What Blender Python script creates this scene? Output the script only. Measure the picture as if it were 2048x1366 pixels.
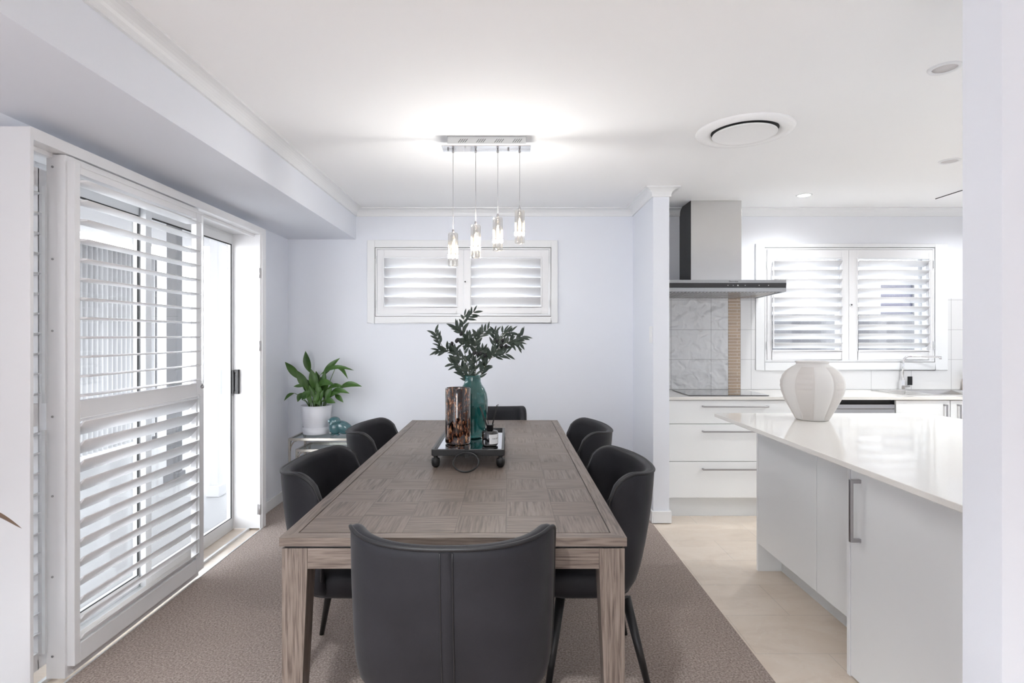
import bpy, bmesh, math, random
from mathutils import Vector, Matrix
random.seed(7)
D = bpy.data
for o in list(D.objects): D.objects.remove(o)
scn = bpy.context.scene
C = scn.collection
PI = math.pi
# ------------------------------------------------------------------ camera
cd = D.cameras.new('camera'); cam = D.objects.new('camera', cd); C.objects.link(cam)
cam.location = (0, 0, 1.35); cam.rotation_euler = (PI/2, 0, 0)
cd.sensor_width = 36; cd.lens = 1120*36/2048
cd.shift_x = 9/2048; cd.shift_y = -11/2048; cd.clip_start = .05
scn.camera = cam
# ------------------------------------------------------------------ world and exposure
w = D.worlds.new('world'); scn.world = w; w.use_nodes = True
nt = w.node_tree; bg = nt.nodes['Background']
geo = nt.nodes.new('ShaderNodeTexCoord'); sep = nt.nodes.new('ShaderNodeSeparateXYZ')
rmp = nt.nodes.new('ShaderNodeValToRGB')
nt.links.new(geo.outputs['Generated'], sep.inputs[0]); nt.links.new(sep.outputs[2], rmp.inputs[0])
rmp.color_ramp.elements[0].position = 0.0; rmp.color_ramp.elements[0].color = (.97, .98, 1, 1)
rmp.color_ramp.elements[1].position = .35; rmp.color_ramp.elements[1].color = (.90, .95, 1, 1)
nt.links.new(rmp.outputs[0], bg.inputs[0]); bg.inputs[1].default_value = 2.2
vs = scn.view_settings
vs.view_transform = 'Standard'; vs.look = 'None'; vs.gamma = 1; vs.use_curve_mapping = False
vs.exposure = 2.0
scn.cycles.diffuse_bounces = 8; scn.cycles.max_bounces = 14; scn.cycles.transparent_max_bounces = 24; scn.cycles.sample_clamp_indirect = 6

# ------------------------------------------------------------------ materials
def mat(name, col, rough=.5, metal=0, spec=.5, trans=0, emit=None, es=0, coat=0, sheen=0, ior=1.5):
    m = D.materials.new(name); m.use_nodes = True
    b = m.node_tree.nodes['Principled BSDF']
    b.inputs['Base Color'].default_value = (*col, 1)
    b.inputs['Roughness'].default_value = rough
    b.inputs['Metallic'].default_value = metal
    b.inputs['Specular IOR Level'].default_value = spec
    b.inputs['Transmission Weight'].default_value = trans
    b.inputs['IOR'].default_value = ior
    b.inputs['Coat Weight'].default_value = coat
    b.inputs['Sheen Weight'].default_value = sheen
    if emit:
        b.inputs['Emission Color'].default_value = (*emit, 1); b.inputs['Emission Strength'].default_value = es
    return m
class N:
    """small node helper"""
    def __init__(s, m): s.t = m.node_tree; s.b = s.t.nodes['Principled BSDF']
    def n(s, typ, **kw):
        x = s.t.nodes.new('ShaderNode'+typ)
        for k, v in kw.items(): setattr(x, k, v)
        return x
    def l(s, a, b): s.t.links.new(a, b)
    def coord(s, sc=(1, 1, 1), rot=(0, 0, 0), loc=(0, 0, 0)):
        c = s.n('TexCoord'); m = s.n('Mapping'); s.l(c.outputs['Object'], m.inputs[0])
        m.inputs['Scale'].default_value = sc; m.inputs['Rotation'].default_value = rot; m.inputs['Location'].default_value = loc
        return m.outputs[0]
    def noise(s, vec, scale, detail=3, rough=.5, dist=0):
        x = s.n('TexNoise'); s.l(vec, x.inputs['Vector']); x.inputs['Scale'].default_value = scale
        x.inputs['Detail'].default_value = detail; x.inputs['Roughness'].default_value = rough; x.inputs['Distortion'].default_value = dist
        return x.outputs['Fac']
    def ramp(s, fac, stops):
        x = s.n('ValToRGB'); s.l(fac, x.inputs[0]); e = x.color_ramp.elements
        while len(e) < len(stops): e.new(.5)
        for i, (p, c) in enumerate(stops): e[i].position = p; e[i].color = (*c, 1)
        return x.outputs[0]
    def math(s, op, a, b=None, c=None):
        x = s.n('Math', operation=op)
        for i, v in enumerate((a, b, c)):
            if v is None: continue
            if isinstance(v, (int, float)): x.inputs[i].default_value = v
            else: s.l(v, x.inputs[i])
        return x.outputs[0]
    def mix(s, f, a, b, mode='MIX'):
        x = s.n('MixRGB', blend_type=mode)
        for i, v in enumerate((f, a, b)):
            if isinstance(v, (int, float)): x.inputs[i].default_value = v
            elif isinstance(v, tuple): x.inputs[i].default_value = (*v, 1)
            else: s.l(v, x.inputs[i])
        return x.outputs[0]
    def bump(s, h, strength=.3, dist=.01):
        x = s.n('Bump'); s.l(h, x.inputs['Height']); x.inputs['Strength'].default_value = strength; x.inputs['Distance'].default_value = dist
        s.l(x.outputs[0], s.b.inputs['Normal'])
    def col(s, c): s.l(c, s.b.inputs['Base Color'])
    def sepxyz(s, v):
        x = s.n('SeparateXYZ'); s.l(v, x.inputs[0]); return x.outputs

def wallpaint(name, c, r=.6):
    m = mat(name, c, r, spec=.3); k = N(m)
    v = k.coord(); k.bump(k.noise(v, 180, 2), .05, .002)
    k.col(k.mix(k.noise(v, 1.3, 2), tuple(x*.985 for x in c), tuple(min(1, x*1.01) for x in c)))
    return m
M = {}
M['wall'] = wallpaint('lavender_wall_paint', (.775, .80, .855))
M['kwall'] = wallpaint('kitchen_wall_paint', (.78, .795, .835))
M['ceil'] = wallpaint('ceiling_paint', (.90, .905, .91), .8)
M['trim'] = mat('white_gloss_trim', (.80, .81, .82), .35)
M['shut'] = mat('shutter_white', (.82, .82, .83), .3)
M['louver'] = mat('louver_white', (.84, .84, .85), .35)
M['cab'] = mat('cabinet_white', (.80, .815, .82), .25)
M['kick'] = mat('kickboard_white', (.72, .74, .75), .3)
M['black'] = mat('black_metal', (.012, .012, .013), .35)
M['gap'] = mat('dark_gap', (.03, .03, .03), .7)
M['chrome'] = mat('chrome', (.85, .85, .86), .06, 1)
M['satin'] = mat('satin_handle', (.42, .41, .42), .3, 1)
M['glass'] = None
def thin_glass(name, tint=(1, 1, 1), gl=.08):
    m = D.materials.new(name); m.use_nodes = True; t = m.node_tree; t.nodes.clear()
    o = t.nodes.new('ShaderNodeOutputMaterial'); mx = t.nodes.new('ShaderNodeMixShader')
    tr = t.nodes.new('ShaderNodeBsdfTransparent'); g = t.nodes.new('ShaderNodeBsdfGlossy')
    tr.inputs[0].default_value = (*tint, 1); g.inputs['Roughness'].default_value = .01
    mx.inputs[0].default_value = gl
    t.links.new(tr.outputs[0], mx.inputs[1]); t.links.new(g.outputs[0], mx.inputs[2]); t.links.new(mx.outputs[0], o.inputs[0])
    return m
M['glass'] = thin_glass('window_glass')
M['tabglass'] = thin_glass('table_glass', (.86, .90, .90), .18)

def carpet():
    m = mat('carpet', (.2, .15, .12), .95, spec=.1, sheen=.2); k = N(m); v = k.coord()
    a = k.noise(v, 120, 3, .75); b = k.noise(v, 7, 3)
    c = k.ramp(a, [(.32, (.13, .095, .08)), (.5, (.35, .28, .245)), (.68, (.60, .51, .455))])
    c = k.mix(k.math('MULTIPLY', b, .35), c, (.27, .215, .185))
    k.col(c); k.bump(k.math('ADD', a, k.math('MULTIPLY', k.noise(v, 60, 2), .6)), .7, .006)
    return m
M['carpet'] = carpet()
def floortile():
    m = mat('beige_stone_tile', (.6, .5, .42), .28); k = N(m); v = k.coord()
    br = k.n('TexBrick', offset=.5); k.l(k.coord(loc=(-1.06+.62, -.08, 0)), br.inputs['Vector'])
    br.inputs['Scale'].default_value = 1; br.inputs['Brick Width'].default_value = .62; br.inputs['Row Height'].default_value = .33
    br.inputs['Mortar Size'].default_value = .0018; br.inputs['Mortar Smooth'].default_value = .1; br.inputs['Bias'].default_value = 0
    br.inputs['Color1'].default_value = (.76, .66, .56, 1); br.inputs['Color2'].default_value = (.71, .61, .51, 1); br.inputs['Mortar'].default_value = (.42, .37, .32, 1)
    n = k.noise(k.coord((1, 2.2, 1), (0, 0, .5)), 2.6, 6, .6, 1.2)
    c = k.mix(.5, br.outputs[0], k.ramp(n, [(.3, (.60, .50, .41)), (.5, (.74, .645, .55)), (.7, (.80, .72, .64))]))
    vein = k.ramp(k.noise(k.coord((1, 1.6, 1), (0, 0, .7)), 3.2, 5, .6, 2.5), [(.485, (0, 0, 0)), (.5, (1, 1, 1)), (.515, (0, 0, 0))])
    c = k.mix(k.math('MULTIPLY', vein, .3), c, (.80, .76, .70)); k.col(c)
    k.bump(k.math('SUBTRACT', 1, br.outputs['Fac']), .3, .002)
    return m
M['tile'] = floortile()
def wood(name, axis, tiles=False):
    m = mat(name, (.2, .15, .12), .42, spec=.4); k = N(m)
    def grain(ax, seed=None):
        sc = [1, 1, 1]
        for i in range(3): sc[i] = 3.2 if i == ax else 42
        v = k.coord(tuple(sc))
        if seed is not None:
            x = k.n('VectorMath', operation='ADD'); k.l(v, x.inputs[0]); k.l(seed, x.inputs[1]); v = x.outputs[0]
        a = k.noise(v, 1.5, 4, .6, 1.4)
        wv = k.n('TexWave', wave_type='BANDS', bands_direction='XYZ'[(ax+1) % 3 if ax != 2 else 0])
        k.l(v, wv.inputs['Vector']); wv.inputs['Scale'].default_value = .42; wv.inputs['Distortion'].default_value = 12
        wv.inputs['Detail'].default_value = 3; wv.inputs['Detail Scale'].default_value = .5
        sc2 = [1, 1, 1]
        for i in range(3): sc2[i] = 7 if i == ax else 190
        f = k.noise(k.coord(tuple(sc2)), 1, 2, .6)
        return k.math('ADD', k.math('ADD', k.math('MULTIPLY', a, .42), k.math('MULTIPLY', wv.outputs['Fac'], .05)), k.math('MULTIPLY', f, .53))
    if tiles:
        s = k.sepxyz(k.coord()); T = tiles
        ix = k.math('FLOOR', k.math('DIVIDE', k.math('SUBTRACT', s[0], T[0]), T[2]))
        iy = k.math('FLOOR', k.math('DIVIDE', k.math('SUBTRACT', s[1], T[1]), T[3]))
        par = k.math('MODULO', k.math('ADD', k.math('ADD', ix, iy), 100), 2)
        cb = k.n('CombineXYZ'); k.l(ix, cb.inputs[0]); k.l(iy, cb.inputs[1])
        wn = k.n('TexWhiteNoise', noise_dimensions='3D'); k.l(cb.outputs[0], wn.inputs['Vector'])
        sc = k.n('VectorMath', operation='SCALE'); k.l(wn.outputs['Color'], sc.inputs[0]); sc.inputs['Scale'].default_value = 30
        g = k.mix(par, grain(0, sc.outputs[0]), grain(1, sc.outputs[0]))
        tone = wn.outputs['Value']
        fx = k.math('FRACT', k.math('DIVIDE', k.math('SUBTRACT', s[0], T[0]), T[2]))
        fy = k.math('FRACT', k.math('DIVIDE', k.math('SUBTRACT', s[1], T[1]), T[3]))
        ex = k.math('MINIMUM', k.math('MINIMUM', fx, k.math('SUBTRACT', 1, fx)), k.math('MINIMUM', fy, k.math('SUBTRACT', 1, fy)))
        line = k.math('LESS_THAN', ex, .008)
    else:
        g = grain(axis); tone = None; line = None
    c = k.ramp(g, [(.34, (.060, .044, .036)), (.43, (.115, .088, .073)), (.53, (.178, .142, .120)), (.68, (.225, .185, .160))])
    if tone is not None:
        c = k.mix(k.math('MULTIPLY', tone, .35), c, (.115, .085, .068))
        c = k.mix(k.math('MULTIPLY', line, .5), c, (.05, .036, .03))
    k.col(c); k.bump(g, .12, .002)
    return m
M['oak_x'] = wood('brown_oak_x', 0); M['oak_y'] = wood('brown_oak_y', 1); M['oak_z'] = wood('brown_oak_z', 2)
TW, TL = 1.0, 2.25
M['oak_tiles'] = wood('brown_oak_parquet', 0, (-TW/2+.04, .04, (TW-.08)/6, (TL-.08)/14))
def leather():
    m = mat('charcoal_suede_leather', (.02, .02, .024), .55, spec=.28, sheen=.06); k = N(m); v = k.coord()
    m.node_tree.nodes['Principled BSDF'].inputs['Sheen Roughness'].default_value = .4
    k.col(k.ramp(k.noise(v, 5, 4, .6), [(.3, (.0095, .0095, .0125)), (.7, (.0175, .0175, .022))]))
    k.bump(k.noise(v, 260, 2), .12, .002)
    return m
M['suede'] = leather()
M['piping'] = mat('black_piping', (.008, .008, .010), .5)
M['legblack'] = mat('black_chair_leg', (.010, .010, .011), .4)
def steel(name, c=(.50, .50, .50), r=.22, ax=2):
    m = mat(name, c, r, 1); k = N(m); sc = [200, 200, 200]; sc[ax] = 2
    n = k.noise(k.coord(tuple(sc)), 1, 2); k.bump(n, .02, .001)
    return m
M['steel'] = steel('brushed_steel', (.68, .67, .66), .2); M['steelx'] = steel('brushed_steel_bar', (.45, .45, .45), .25, 0)
def counter():
    m = mat('cream_stone_worktop', (.80, .785, .75), .06, spec=.5); k = N(m)
    k.col(k.mix(k.noise(k.coord(), 300, 2), (.74, .72, .68), (.79, .77, .735))); return m
M['stone'] = counter()
def splash():
    m = mat('white_glazed_tile', (.72, .72, .72), .06); k = N(m)
    s = k.sepxyz(k.coord())
    def line(v, off, step, wd):
        f = k.math('FRACT', k.math('DIVIDE', k.math('ADD', v, off), step)); return k.math('LESS_THAN', f, wd)
    g = k.math('MAXIMUM', line(s[0], -1.7074+3.36, .336, .009), line(s[2], -.901+.0+2.5, .25, .012))
    k.col(k.mix(g, (.72, .72, .725), (.36, .36, .37)))
    return m
M['splash'] = splash()
def wavytile():
    m = mat('rippled_glazed_tile', (.50, .505, .51), .04, coat=.6); k = N(m)
    s = k.sepxyz(k.coord())
    def line(v, off, step, wd):
        f = k.math('FRACT', k.math('DIVIDE', k.math('ADD', v, off), step)); return k.math('LESS_THAN', f, wd)
    g = k.math('MAXIMUM', line(s[0], -1.7074+3.36, .336, .009), line(s[2], -.901+2.5, .25, .012))
    k.col(k.mix(g, (.66, .665, .675), (.28, .28, .29)))
    n = k.noise(k.coord(), 13, 1.5, .45, .5)
    k.bump(n, .8, .045); return m
M['wavy'] = wavytile()
def mosaic():
    m = mat('copper_glass_mosaic', (.4, .3, .22), .15, coat=.5); k = N(m)
    br = k.n('TexBrick', offset=.5); k.l(k.coord(rot=(PI/2, 0, 0)), br.inputs['Vector'])
    br.inputs['Scale'].default_value = 1; br.inputs['Brick Width'].default_value = .203; br.inputs['Row Height'].default_value = .0262
    br.inputs['Mortar Size'].default_value = .0024; br.inputs['Bias'].default_value = 0
    br.inputs['Color1'].default_value = (.42, .30, .20, 1); br.inputs['Color2'].default_value = (.30, .21, .145, 1); br.inputs['Mortar'].default_value = (.62, .56, .50, 1)
    n = k.noise(k.coord((1, 1, 2.2)), 90, 2)
    k.col(k.mix(k.math('MULTIPLY', n, .5), br.outputs[0], (.55, .44, .34))); k.bump(n, .5, .004); return m
M['mosaic'] = mosaic()
def tortoise():
    m = mat('tortoiseshell_glass', (.1, .03, .01), .05, coat=1); k = N(m); v = k.coord((1, 1, .33))
    a = k.noise(v, 105, 3, .6, .6); b = k.noise(k.coord((1, 1, .6)), 16, 2)
    f = k.math('ADD', k.math('MULTIPLY', a, .75), k.math('MULTIPLY', b, .3))
    k.col(k.ramp(f, [(.46, (.005, .003, .003)), (.54, (.035, .010, .006)), (.60, (.20, .07, .028)), (.67, (.62, .38, .22))])); return m
M['tortoise'] = tortoise()
M['teal'] = mat('teal_glass', (.02, .20, .19), .05, trans=.55, coat=.6)
M['mirror'] = mat('tray_mirror', (.75, .77, .79), .03, 1)
M['blackglass'] = mat('black_glass', (.006, .006, .008), .05, coat=1)
M['label'] = mat('white_label', (.80, .80, .80), .5)
M['ink'] = mat('black_ink', (.01, .01, .01), .5)
M['pot'] = mat('white_pot', (.74, .75, .80), .35)
M['soil'] = mat('potting_soil', (.03, .02, .014), .9)
def leafm(name, c1, c2, sc=30):
    m = mat(name, c1, .38, spec=.4); k = N(m); k.col(k.mix(k.noise(k.coord(), sc, 2), c1, c2)); return m
M['lily'] = leafm('lily_leaf', (.012, .045, .010), (.075, .17, .025), 14)
M['stemg'] = mat('lily_stalk', (.10, .20, .04), .5)
M['olive'] = leafm('olive_leaf', (.018, .030, .020), (.075, .105, .085), 40)
M['twig'] = mat('olive_twig', (.09, .10, .06), .6)
M['olivefruit'] = mat('dark_olive', (.008, .008, .010), .3)
M['vasew'] = mat('whitewashed_ceramic', (.65, .63, .61), .7)
M['owl'] = mat('blue_art_glass', (.10, .24, .27), .08, trans=.45, coat=.7)
M['owlw'] = mat('pale_blue_glass', (.45, .62, .66), .1, coat=.5)
M['crystal'] = thin_glass('crystal_glass', (.97, .96, .94), .22)
M['bulb'] = mat('warm_bulb', (1, .9, .75), .3, emit=(1, .78, .5), es=22)
M['led'] = mat('white_led', (1, 1, 1), .3, emit=(1, .97, .92), es=14)
M['alu'] = mat('white_aluminium', (.72, .73, .74), .3, .2)
M['grey'] = mat('dark_grey_render', (.13, .13, .135), .8)
M['extwhite'] = mat('white_render_outside', (.45, .45, .46), .8)
M['paving'] = mat('pale_patio_paving', (.30, .30, .305), .6)
def fencem():
    m = mat('grey_timber_fence', (.2, .2, .2), .8); k = N(m)
    s = k.sepxyz(k.coord()); ix = k.math('FLOOR', k.math('DIVIDE', s[0], .1))
    wn = k.n('TexWhiteNoise', noise_dimensions='1D'); k.l(ix, wn.inputs['W'])
    k.col(k.mix(wn.outputs['Value'], (.045, .045, .05), (.12, .12, .125))); return m
M['fence'] = fencem()
M['bird'] = mat('brown_leaf', (.09, .055, .035), .5)
M['ventdark'] = mat('vent_void', (.03, .032, .034), .8)
M['offlamp'] = mat('frosted_downlight', (.62, .60, .60), .4)
M['soap'] = mat('clear_soap', (.82, .72, .64), .1, trans=.5)
M['brass'] = mat('champagne_metal', (.62, .58, .52), .22, 1)

# ------------------------------------------------------------------ mesh helpers
class MB:
    def __init__(s): s.v = []; s.f = []; s.mi = []; s.sm = []
    def add(s, vs, fs, mi=0, smooth=False):
        o = len(s.v); s.v += [tuple(p) for p in vs]
        for f in fs: s.f.append(tuple(i+o for i in f)); s.mi.append(mi); s.sm.append(smooth)
        return s
    def box(s, x0, x1, y0, y1, z0, z1, mi=0):
        x0, x1 = sorted((x0, x1)); y0, y1 = sorted((y0, y1)); z0, z1 = sorted((z0, z1))
        v = [(x0,y0,z0),(x1,y0,z0),(x1,y1,z0),(x0,y1,z0),(x0,y0,z1),(x1,y0,z1),(x1,y1,z1),(x0,y1,z1)]
        return s.add(v, [(0,3,2,1),(4,5,6,7),(0,1,5,4),(1,2,6,5),(2,3,7,6),(3,0,4,7)], mi)
    def prism(s, pts, axis, a, b, mi=0, smooth=False):
        """extrude 2-D polygon along axis ('x','y','z')"""
        def P(p, t): return {'x': (t, p[0], p[1]), 'y': (p[0], t, p[1]), 'z': (p[0], p[1], t)}[axis]
        n = len(pts); v = [P(p, a) for p in pts]+[P(p, b) for p in pts]
        s.add(v, [(i, (i+1) % n, n+(i+1) % n, n+i) for i in range(n)], mi, smooth)
        return s.add(v, [tuple(range(n))[::-1], tuple(range(n, 2*n))], mi)
    def tube(s, pts, r, n=10, mi=0, cap=True):
        pts = [Vector(p) for p in pts]; k = len(pts)
        rs = r if isinstance(r, (list, tuple)) else [r]*k
        up = Vector((0, 0, 1)); v = []; prev = None
        for i, p in enumerate(pts):
            t = (pts[min(i+1, k-1)]-pts[max(i-1, 0)]).normalized()
            if prev is None:
                a = up if abs(t.z) < .95 else Vector((1, 0, 0)); u = t.cross(a).normalized()
            else:
                u = (prev-t*prev.dot(t)).normalized()
            prev = u; q = t.cross(u)
            for j in range(n):
                an = 2*PI*j/n; v.append(p+rs[i]*(math.cos(an)*u+math.sin(an)*q))
        f = [(i*n+j, i*n+(j+1) % n, (i+1)*n+(j+1) % n, (i+1)*n+j) for i in range(k-1) for j in range(n)]
        s.add(v, f, mi, True)
        if cap: s.add([v[j] for j in range(n)], [tuple(range(n))[::-1]], mi); s.add([v[(k-1)*n+j] for j in range(n)], [tuple(range(n))], mi)
        return s
    def lathe(s, prof, c=(0, 0, 0), n=32, mi=0, smooth=True, caps=True):
        v = []; k = len(prof)
        for r, z in prof:
            for j in range(n):
                a = 2*PI*j/n; v.append((c[0]+r*math.cos(a), c[1]+r*math.sin(a), c[2]+z))
        f = [(i*n+j, i*n+(j+1) % n, (i+1)*n+(j+1) % n, (i+1)*n+j) for i in range(k-1) for j in range(n)]
        s.add(v, f, mi, smooth)
        if caps:
            s.add(v[:n], [tuple(range(n))[::-1]], mi); s.add(v[(k-1)*n:], [tuple(range(n))], mi)
        return s
    def ell(s, c, r, n=16, m=10, mi=0, rot=None):
        v = []; R = rot or Matrix.Identity(3)
        for i in range(m+1):
            th = PI*i/m
            for j in range(n):
                a = 2*PI*j/n; p = R @ Vector((r[0]*math.sin(th)*math.cos(a), r[1]*math.sin(th)*math.sin(a), -r[2]*math.cos(th)))
                v.append((c[0]+p.x, c[1]+p.y, c[2]+p.z))
        return s.add(v, [(i*n+j, i*n+(j+1) % n, (i+1)*n+(j+1) % n, (i+1)*n+j) for i in range(m) for j in range(n)], mi, True)
    def build(s, name, m, parent=None, world=True, bevel=0, loc=None):
        off = Vector((0, 0, 0))
        if parent is not None and world: off = parent.get('_o') and Vector(parent['_o']) or Vector(parent.location)
        elif loc is not None: off = Vector(loc)
        me = D.meshes.new(name); me.from_pydata([tuple(Vector(p)-off) for p in s.v], [], s.f)
        ms = m if isinstance(m, (list, tuple)) else [m]
        for x in ms: me.materials.append(x)
        for p, mi, sm in zip(me.polygons, s.mi, s.sm): p.material_index = mi; p.use_smooth = sm
        bm = bmesh.new(); bm.from_mesh(me); bmesh.ops.remove_doubles(bm, verts=bm.verts, dist=1e-6)
        bmesh.ops.recalc_face_normals(bm, faces=bm.faces); bm.to_mesh(me); bm.free(); me.update()
        o = D.objects.new(name, me); C.objects.link(o)
        if loc is not None and parent is None: o.location = loc
        if parent is not None:
            o.parent = parent
        if bevel:
            b = o.modifiers.new('bevel', 'BEVEL'); b.width = bevel; b.segments = 2; b.limit_method = 'ANGLE'; b.harden_normals = False
        return o
def thing(name, label, cat, loc=(0, 0, 0), rz=0, group=None):
    o = D.objects.new(name, None); C.objects.link(o); o.location = loc; o.rotation_euler = (0, 0, rz)
    o.empty_display_size = .1
    o['label'] = label; o['category'] = cat
    if group: o['group'] = group
    return o
def tag(o, label, cat, group=None):
    o['label'] = label; o['category'] = cat
    if group: o['group'] = group
    return o
def struct(mb, name, m, parent=None, bevel=0, loc=None):
    # parts of a structural element are children without kind
    o = mb.build(name, m, parent, bevel=bevel, loc=loc)
    if parent is None: o['kind'] = 'structure'
    return o
def copy_tree(o, parent=None):
    c = o.copy(); C.objects.link(c)
    if parent is not None: c.parent = parent
    for ch in [x for x in D.objects if x.parent == o]: copy_tree(ch, c)
    return c
def text_mesh(name, body, size, m, parent, loc, rot, ext=.0004):
    cu = D.curves.new('t', 'FONT'); cu.body = body; cu.size = size; cu.extrude = ext; cu.align_x = 'CENTER'; cu.align_y = 'CENTER'
    t = D.objects.new('t', cu); C.objects.link(t)
    dg = bpy.context.evaluated_depsgraph_get(); me = D.meshes.new_from_object(t.evaluated_get(dg))
    D.objects.remove(t); me.name = name; me.materials.clear(); me.materials.append(m)
    o = D.objects.new(name, me); C.objects.link(o); o.parent = parent; o.location = loc; o.rotation_euler = rot
    return o

# ================================================================== SETTING
XL, YB, ZC = -1.846, 4.71, 2.42      # left wall, back wall, ceiling
YN = -3.0                            # how far the shell runs back past the viewer
XR = 4.9
struct(MB().box(-1.72, 1.045, YN, YB, -.06, 0), 'floor', M['carpet'])
struct(MB().box(1.045, XR, YN, YB, -.06, -.006), 'floor', M['tile'])
struct(MB().box(-1.956, XR, YN, YB+.2, ZC, ZC+.1), 'ceiling', M['ceil'])
# left wall with door opening Y 2.03..3.93
mb = MB()
mb.box(XL-.11, XL, YN, 2.017, 0, ZC); mb.box(XL-.11, XL, 3.988, YB, 0, ZC); mb.box(XL-.11, XL, 2.017, 3.988, 2.106, ZC)
struct(mb, 'wall_left', M['wall'])
struct(MB().box(-1.846, -1.72, YN, 2.017, -.06, 0).box(-1.846, -1.72, 3.988, YB, -.06, 0), 'floor', M['carpet'])
# back wall with two window openings
KW = (2.157, 3.586, 1.129, 2.093)   # kitchen opening x0,x1,z0,z1
DW = (-1.113, .367, 1.514, 2.093)
mb = MB()
def wall_holes(mb, x0, x1, z0, z1, y0, y1, holes, mi=0):
    xs = x0
    for (a, b, c, d) in holes:
        mb.box(xs, a, y0, y1, z0, z1, mi); mb.box(a, b, y0, y1, z0, c, mi); mb.box(a, b, y0, y1, d, z1, mi); xs = b
    mb.box(xs, x1, y0, y1, z0, z1, mi)
wall_holes(mb, -1.956, 1.12, 0, ZC, YB, YB+.2, [DW])
struct(mb, 'wall_back', M['wall'])
mb = MB(); wall_holes(mb, 1.12, XR, 0, ZC, YB, YB+.2, [KW]); struct(mb, 'wall_kitchen', M['kwall'])
# bulkhead
struct(MB().box(XL, -1.274, YN, YB, 2.163, ZC), 'ceiling_bulkhead', M['wall'])
# wing wall between dining and kitchen
struct(MB().box(1.054, 1.17, 4.05, YB, 0, ZC), 'wall_right', M['wall'])
# near wall on the right
struct(MB().box(1.119, XR, 1.267, 1.377, 0, ZC), 'wall_front', M['wall'])
# living room end behind the viewer, with an unseen opening added and sized for the fill light
mb = MB().box(-1.956, -1.3, YN-.15, YN, 0, ZC).box(-.3, XR, YN-.15, YN, 0, ZC).box(-1.3, -.3, YN-.15, YN, 2.1, ZC)
struct(mb, 'wall_rear', M['wall'])
struct(MB().box(XR, XR+.15, YN-.15, YB+.2, 0, ZC), 'wall_east', M['wall'])
# cornices
def cornice_prof(d=.065, n=6):
    pts = [(0, 0), (d, 0), (d, -.008)]
    for i in range(n+1):
        a = PI/2*i/n
        pts.append((.012+(d-.012)*(1-math.sin(a)), -.008-(d-.022)*(1-math.cos(a))))
    pts += [(.012, -d), (0, -d)]
    return pts
def cornice(path, nrm_side, name):
    """path: list of (x,y) along wall; room side to the left of travel if +1; mitred"""
    pr = cornice_prof(); n = len(pr); v = []
    P = [Vector((*p, 0)) for p in path]
    for i, p in enumerate(P):
        def nn(a, b):
            t = (b-a).normalized(); return Vector((-t.y, t.x, 0))*nrm_side
        if i == 0: off = nn(P[0], P[1])
        elif i == len(P)-1: off = nn(P[-2], P[-1])
        else:
            a, b = nn(P[i-1], p), nn(p, P[i+1]); off = (a+b)/(1+a.dot(b))
        for d, z in pr: v.append(p+off*d+Vector((0, 0, ZC+z)))
    f = [(i*n+j, i*n+(j+1) % n, (i+1)*n+(j+1) % n, (i+1)*n+j) for i in range(len(P)-1) for j in range(n)]
    f += [tuple(range(n)), tuple(range((len(P)-1)*n, len(P)*n))]
    struct(MB().add(v, f), name, M['trim'])
cornice([(-1.274, YN), (-1.274, YB), (1.054, YB), (1.054, 4.05), (1.17, 4.05), (1.17, YB), (1.448, YB)], -1, 'trim_1')
cornice([(1.847, YB), (XR, YB)], -1, 'trim_2')
# skirting
def skirt(name, x0, x1, y0, y1):
    struct(MB().box(x0, x1, y0, y1, 0, .085), name, M['trim'], bevel=.004)
skirt('baseboard_left', XL, XL+.014, 3.988, YB)
skirt('baseboard_back', XL+.014, 1.054, YB-.014, YB)
mb = MB().box(1.040, 1.054, 4.036, YB-.014, 0, .085).box(1.054, 1.184, 4.036, 4.05, 0, .085).box(1.17, 1.184, 4.05, 4.12, 0, .085)
struct(mb, 'baseboard_right', M['trim'], bevel=.003)
# tiled strip under the sliding door
struct(MB().box(-1.99, -1.72, 2.017, 3.988, -.06, -.012), 'floor', M['tile'])
struct(MB().box(-1.825, -1.81, 2.035, 3.93, -.012, .004).box(-1.727, -1.72, 2.035, 3.93, -.012, .003), 'trim_3', M['alu'])
# reveal box round the sliding door
mb = MB()
mb.box(-1.93, -1.72, 2.017, 2.033, 0, 2.106)
mb.box(-1.93, -1.72, 3.93, 3.988, 0, 2.106)
mb.box(-1.93, -1.72, 2.033, 3.93, 2.063, 2.106)
mb.box(-1.735, -1.729, 3.915, 3.93, 0, 2.063)      # stop strip on the far jamb
mb.box(-1.80, -1.775, 2.033, 3.93, 2.045, 2.063)     # top track
struct(mb, 'trim_4', M['shut'], bevel=.0015)
for z in (1.79, 1.28, .135):
    h = MB().box(-1.752, -1.728, 3.921, 3.93, z-.035, z+.035); h.tube([(-1.733, 3.917, z-.035), (-1.733, 3.917, z+.035)], .004, 8)
    tag(h.build('hinge', M['satin']), 'small metal hinge on the far white jamb, %s' % {1.79: 'highest of the three', 1.28: 'middle one level with the plant top', .135: 'lowest one near the floor'}[z], 'hinge', 'hinges on the far door jamb')

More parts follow.
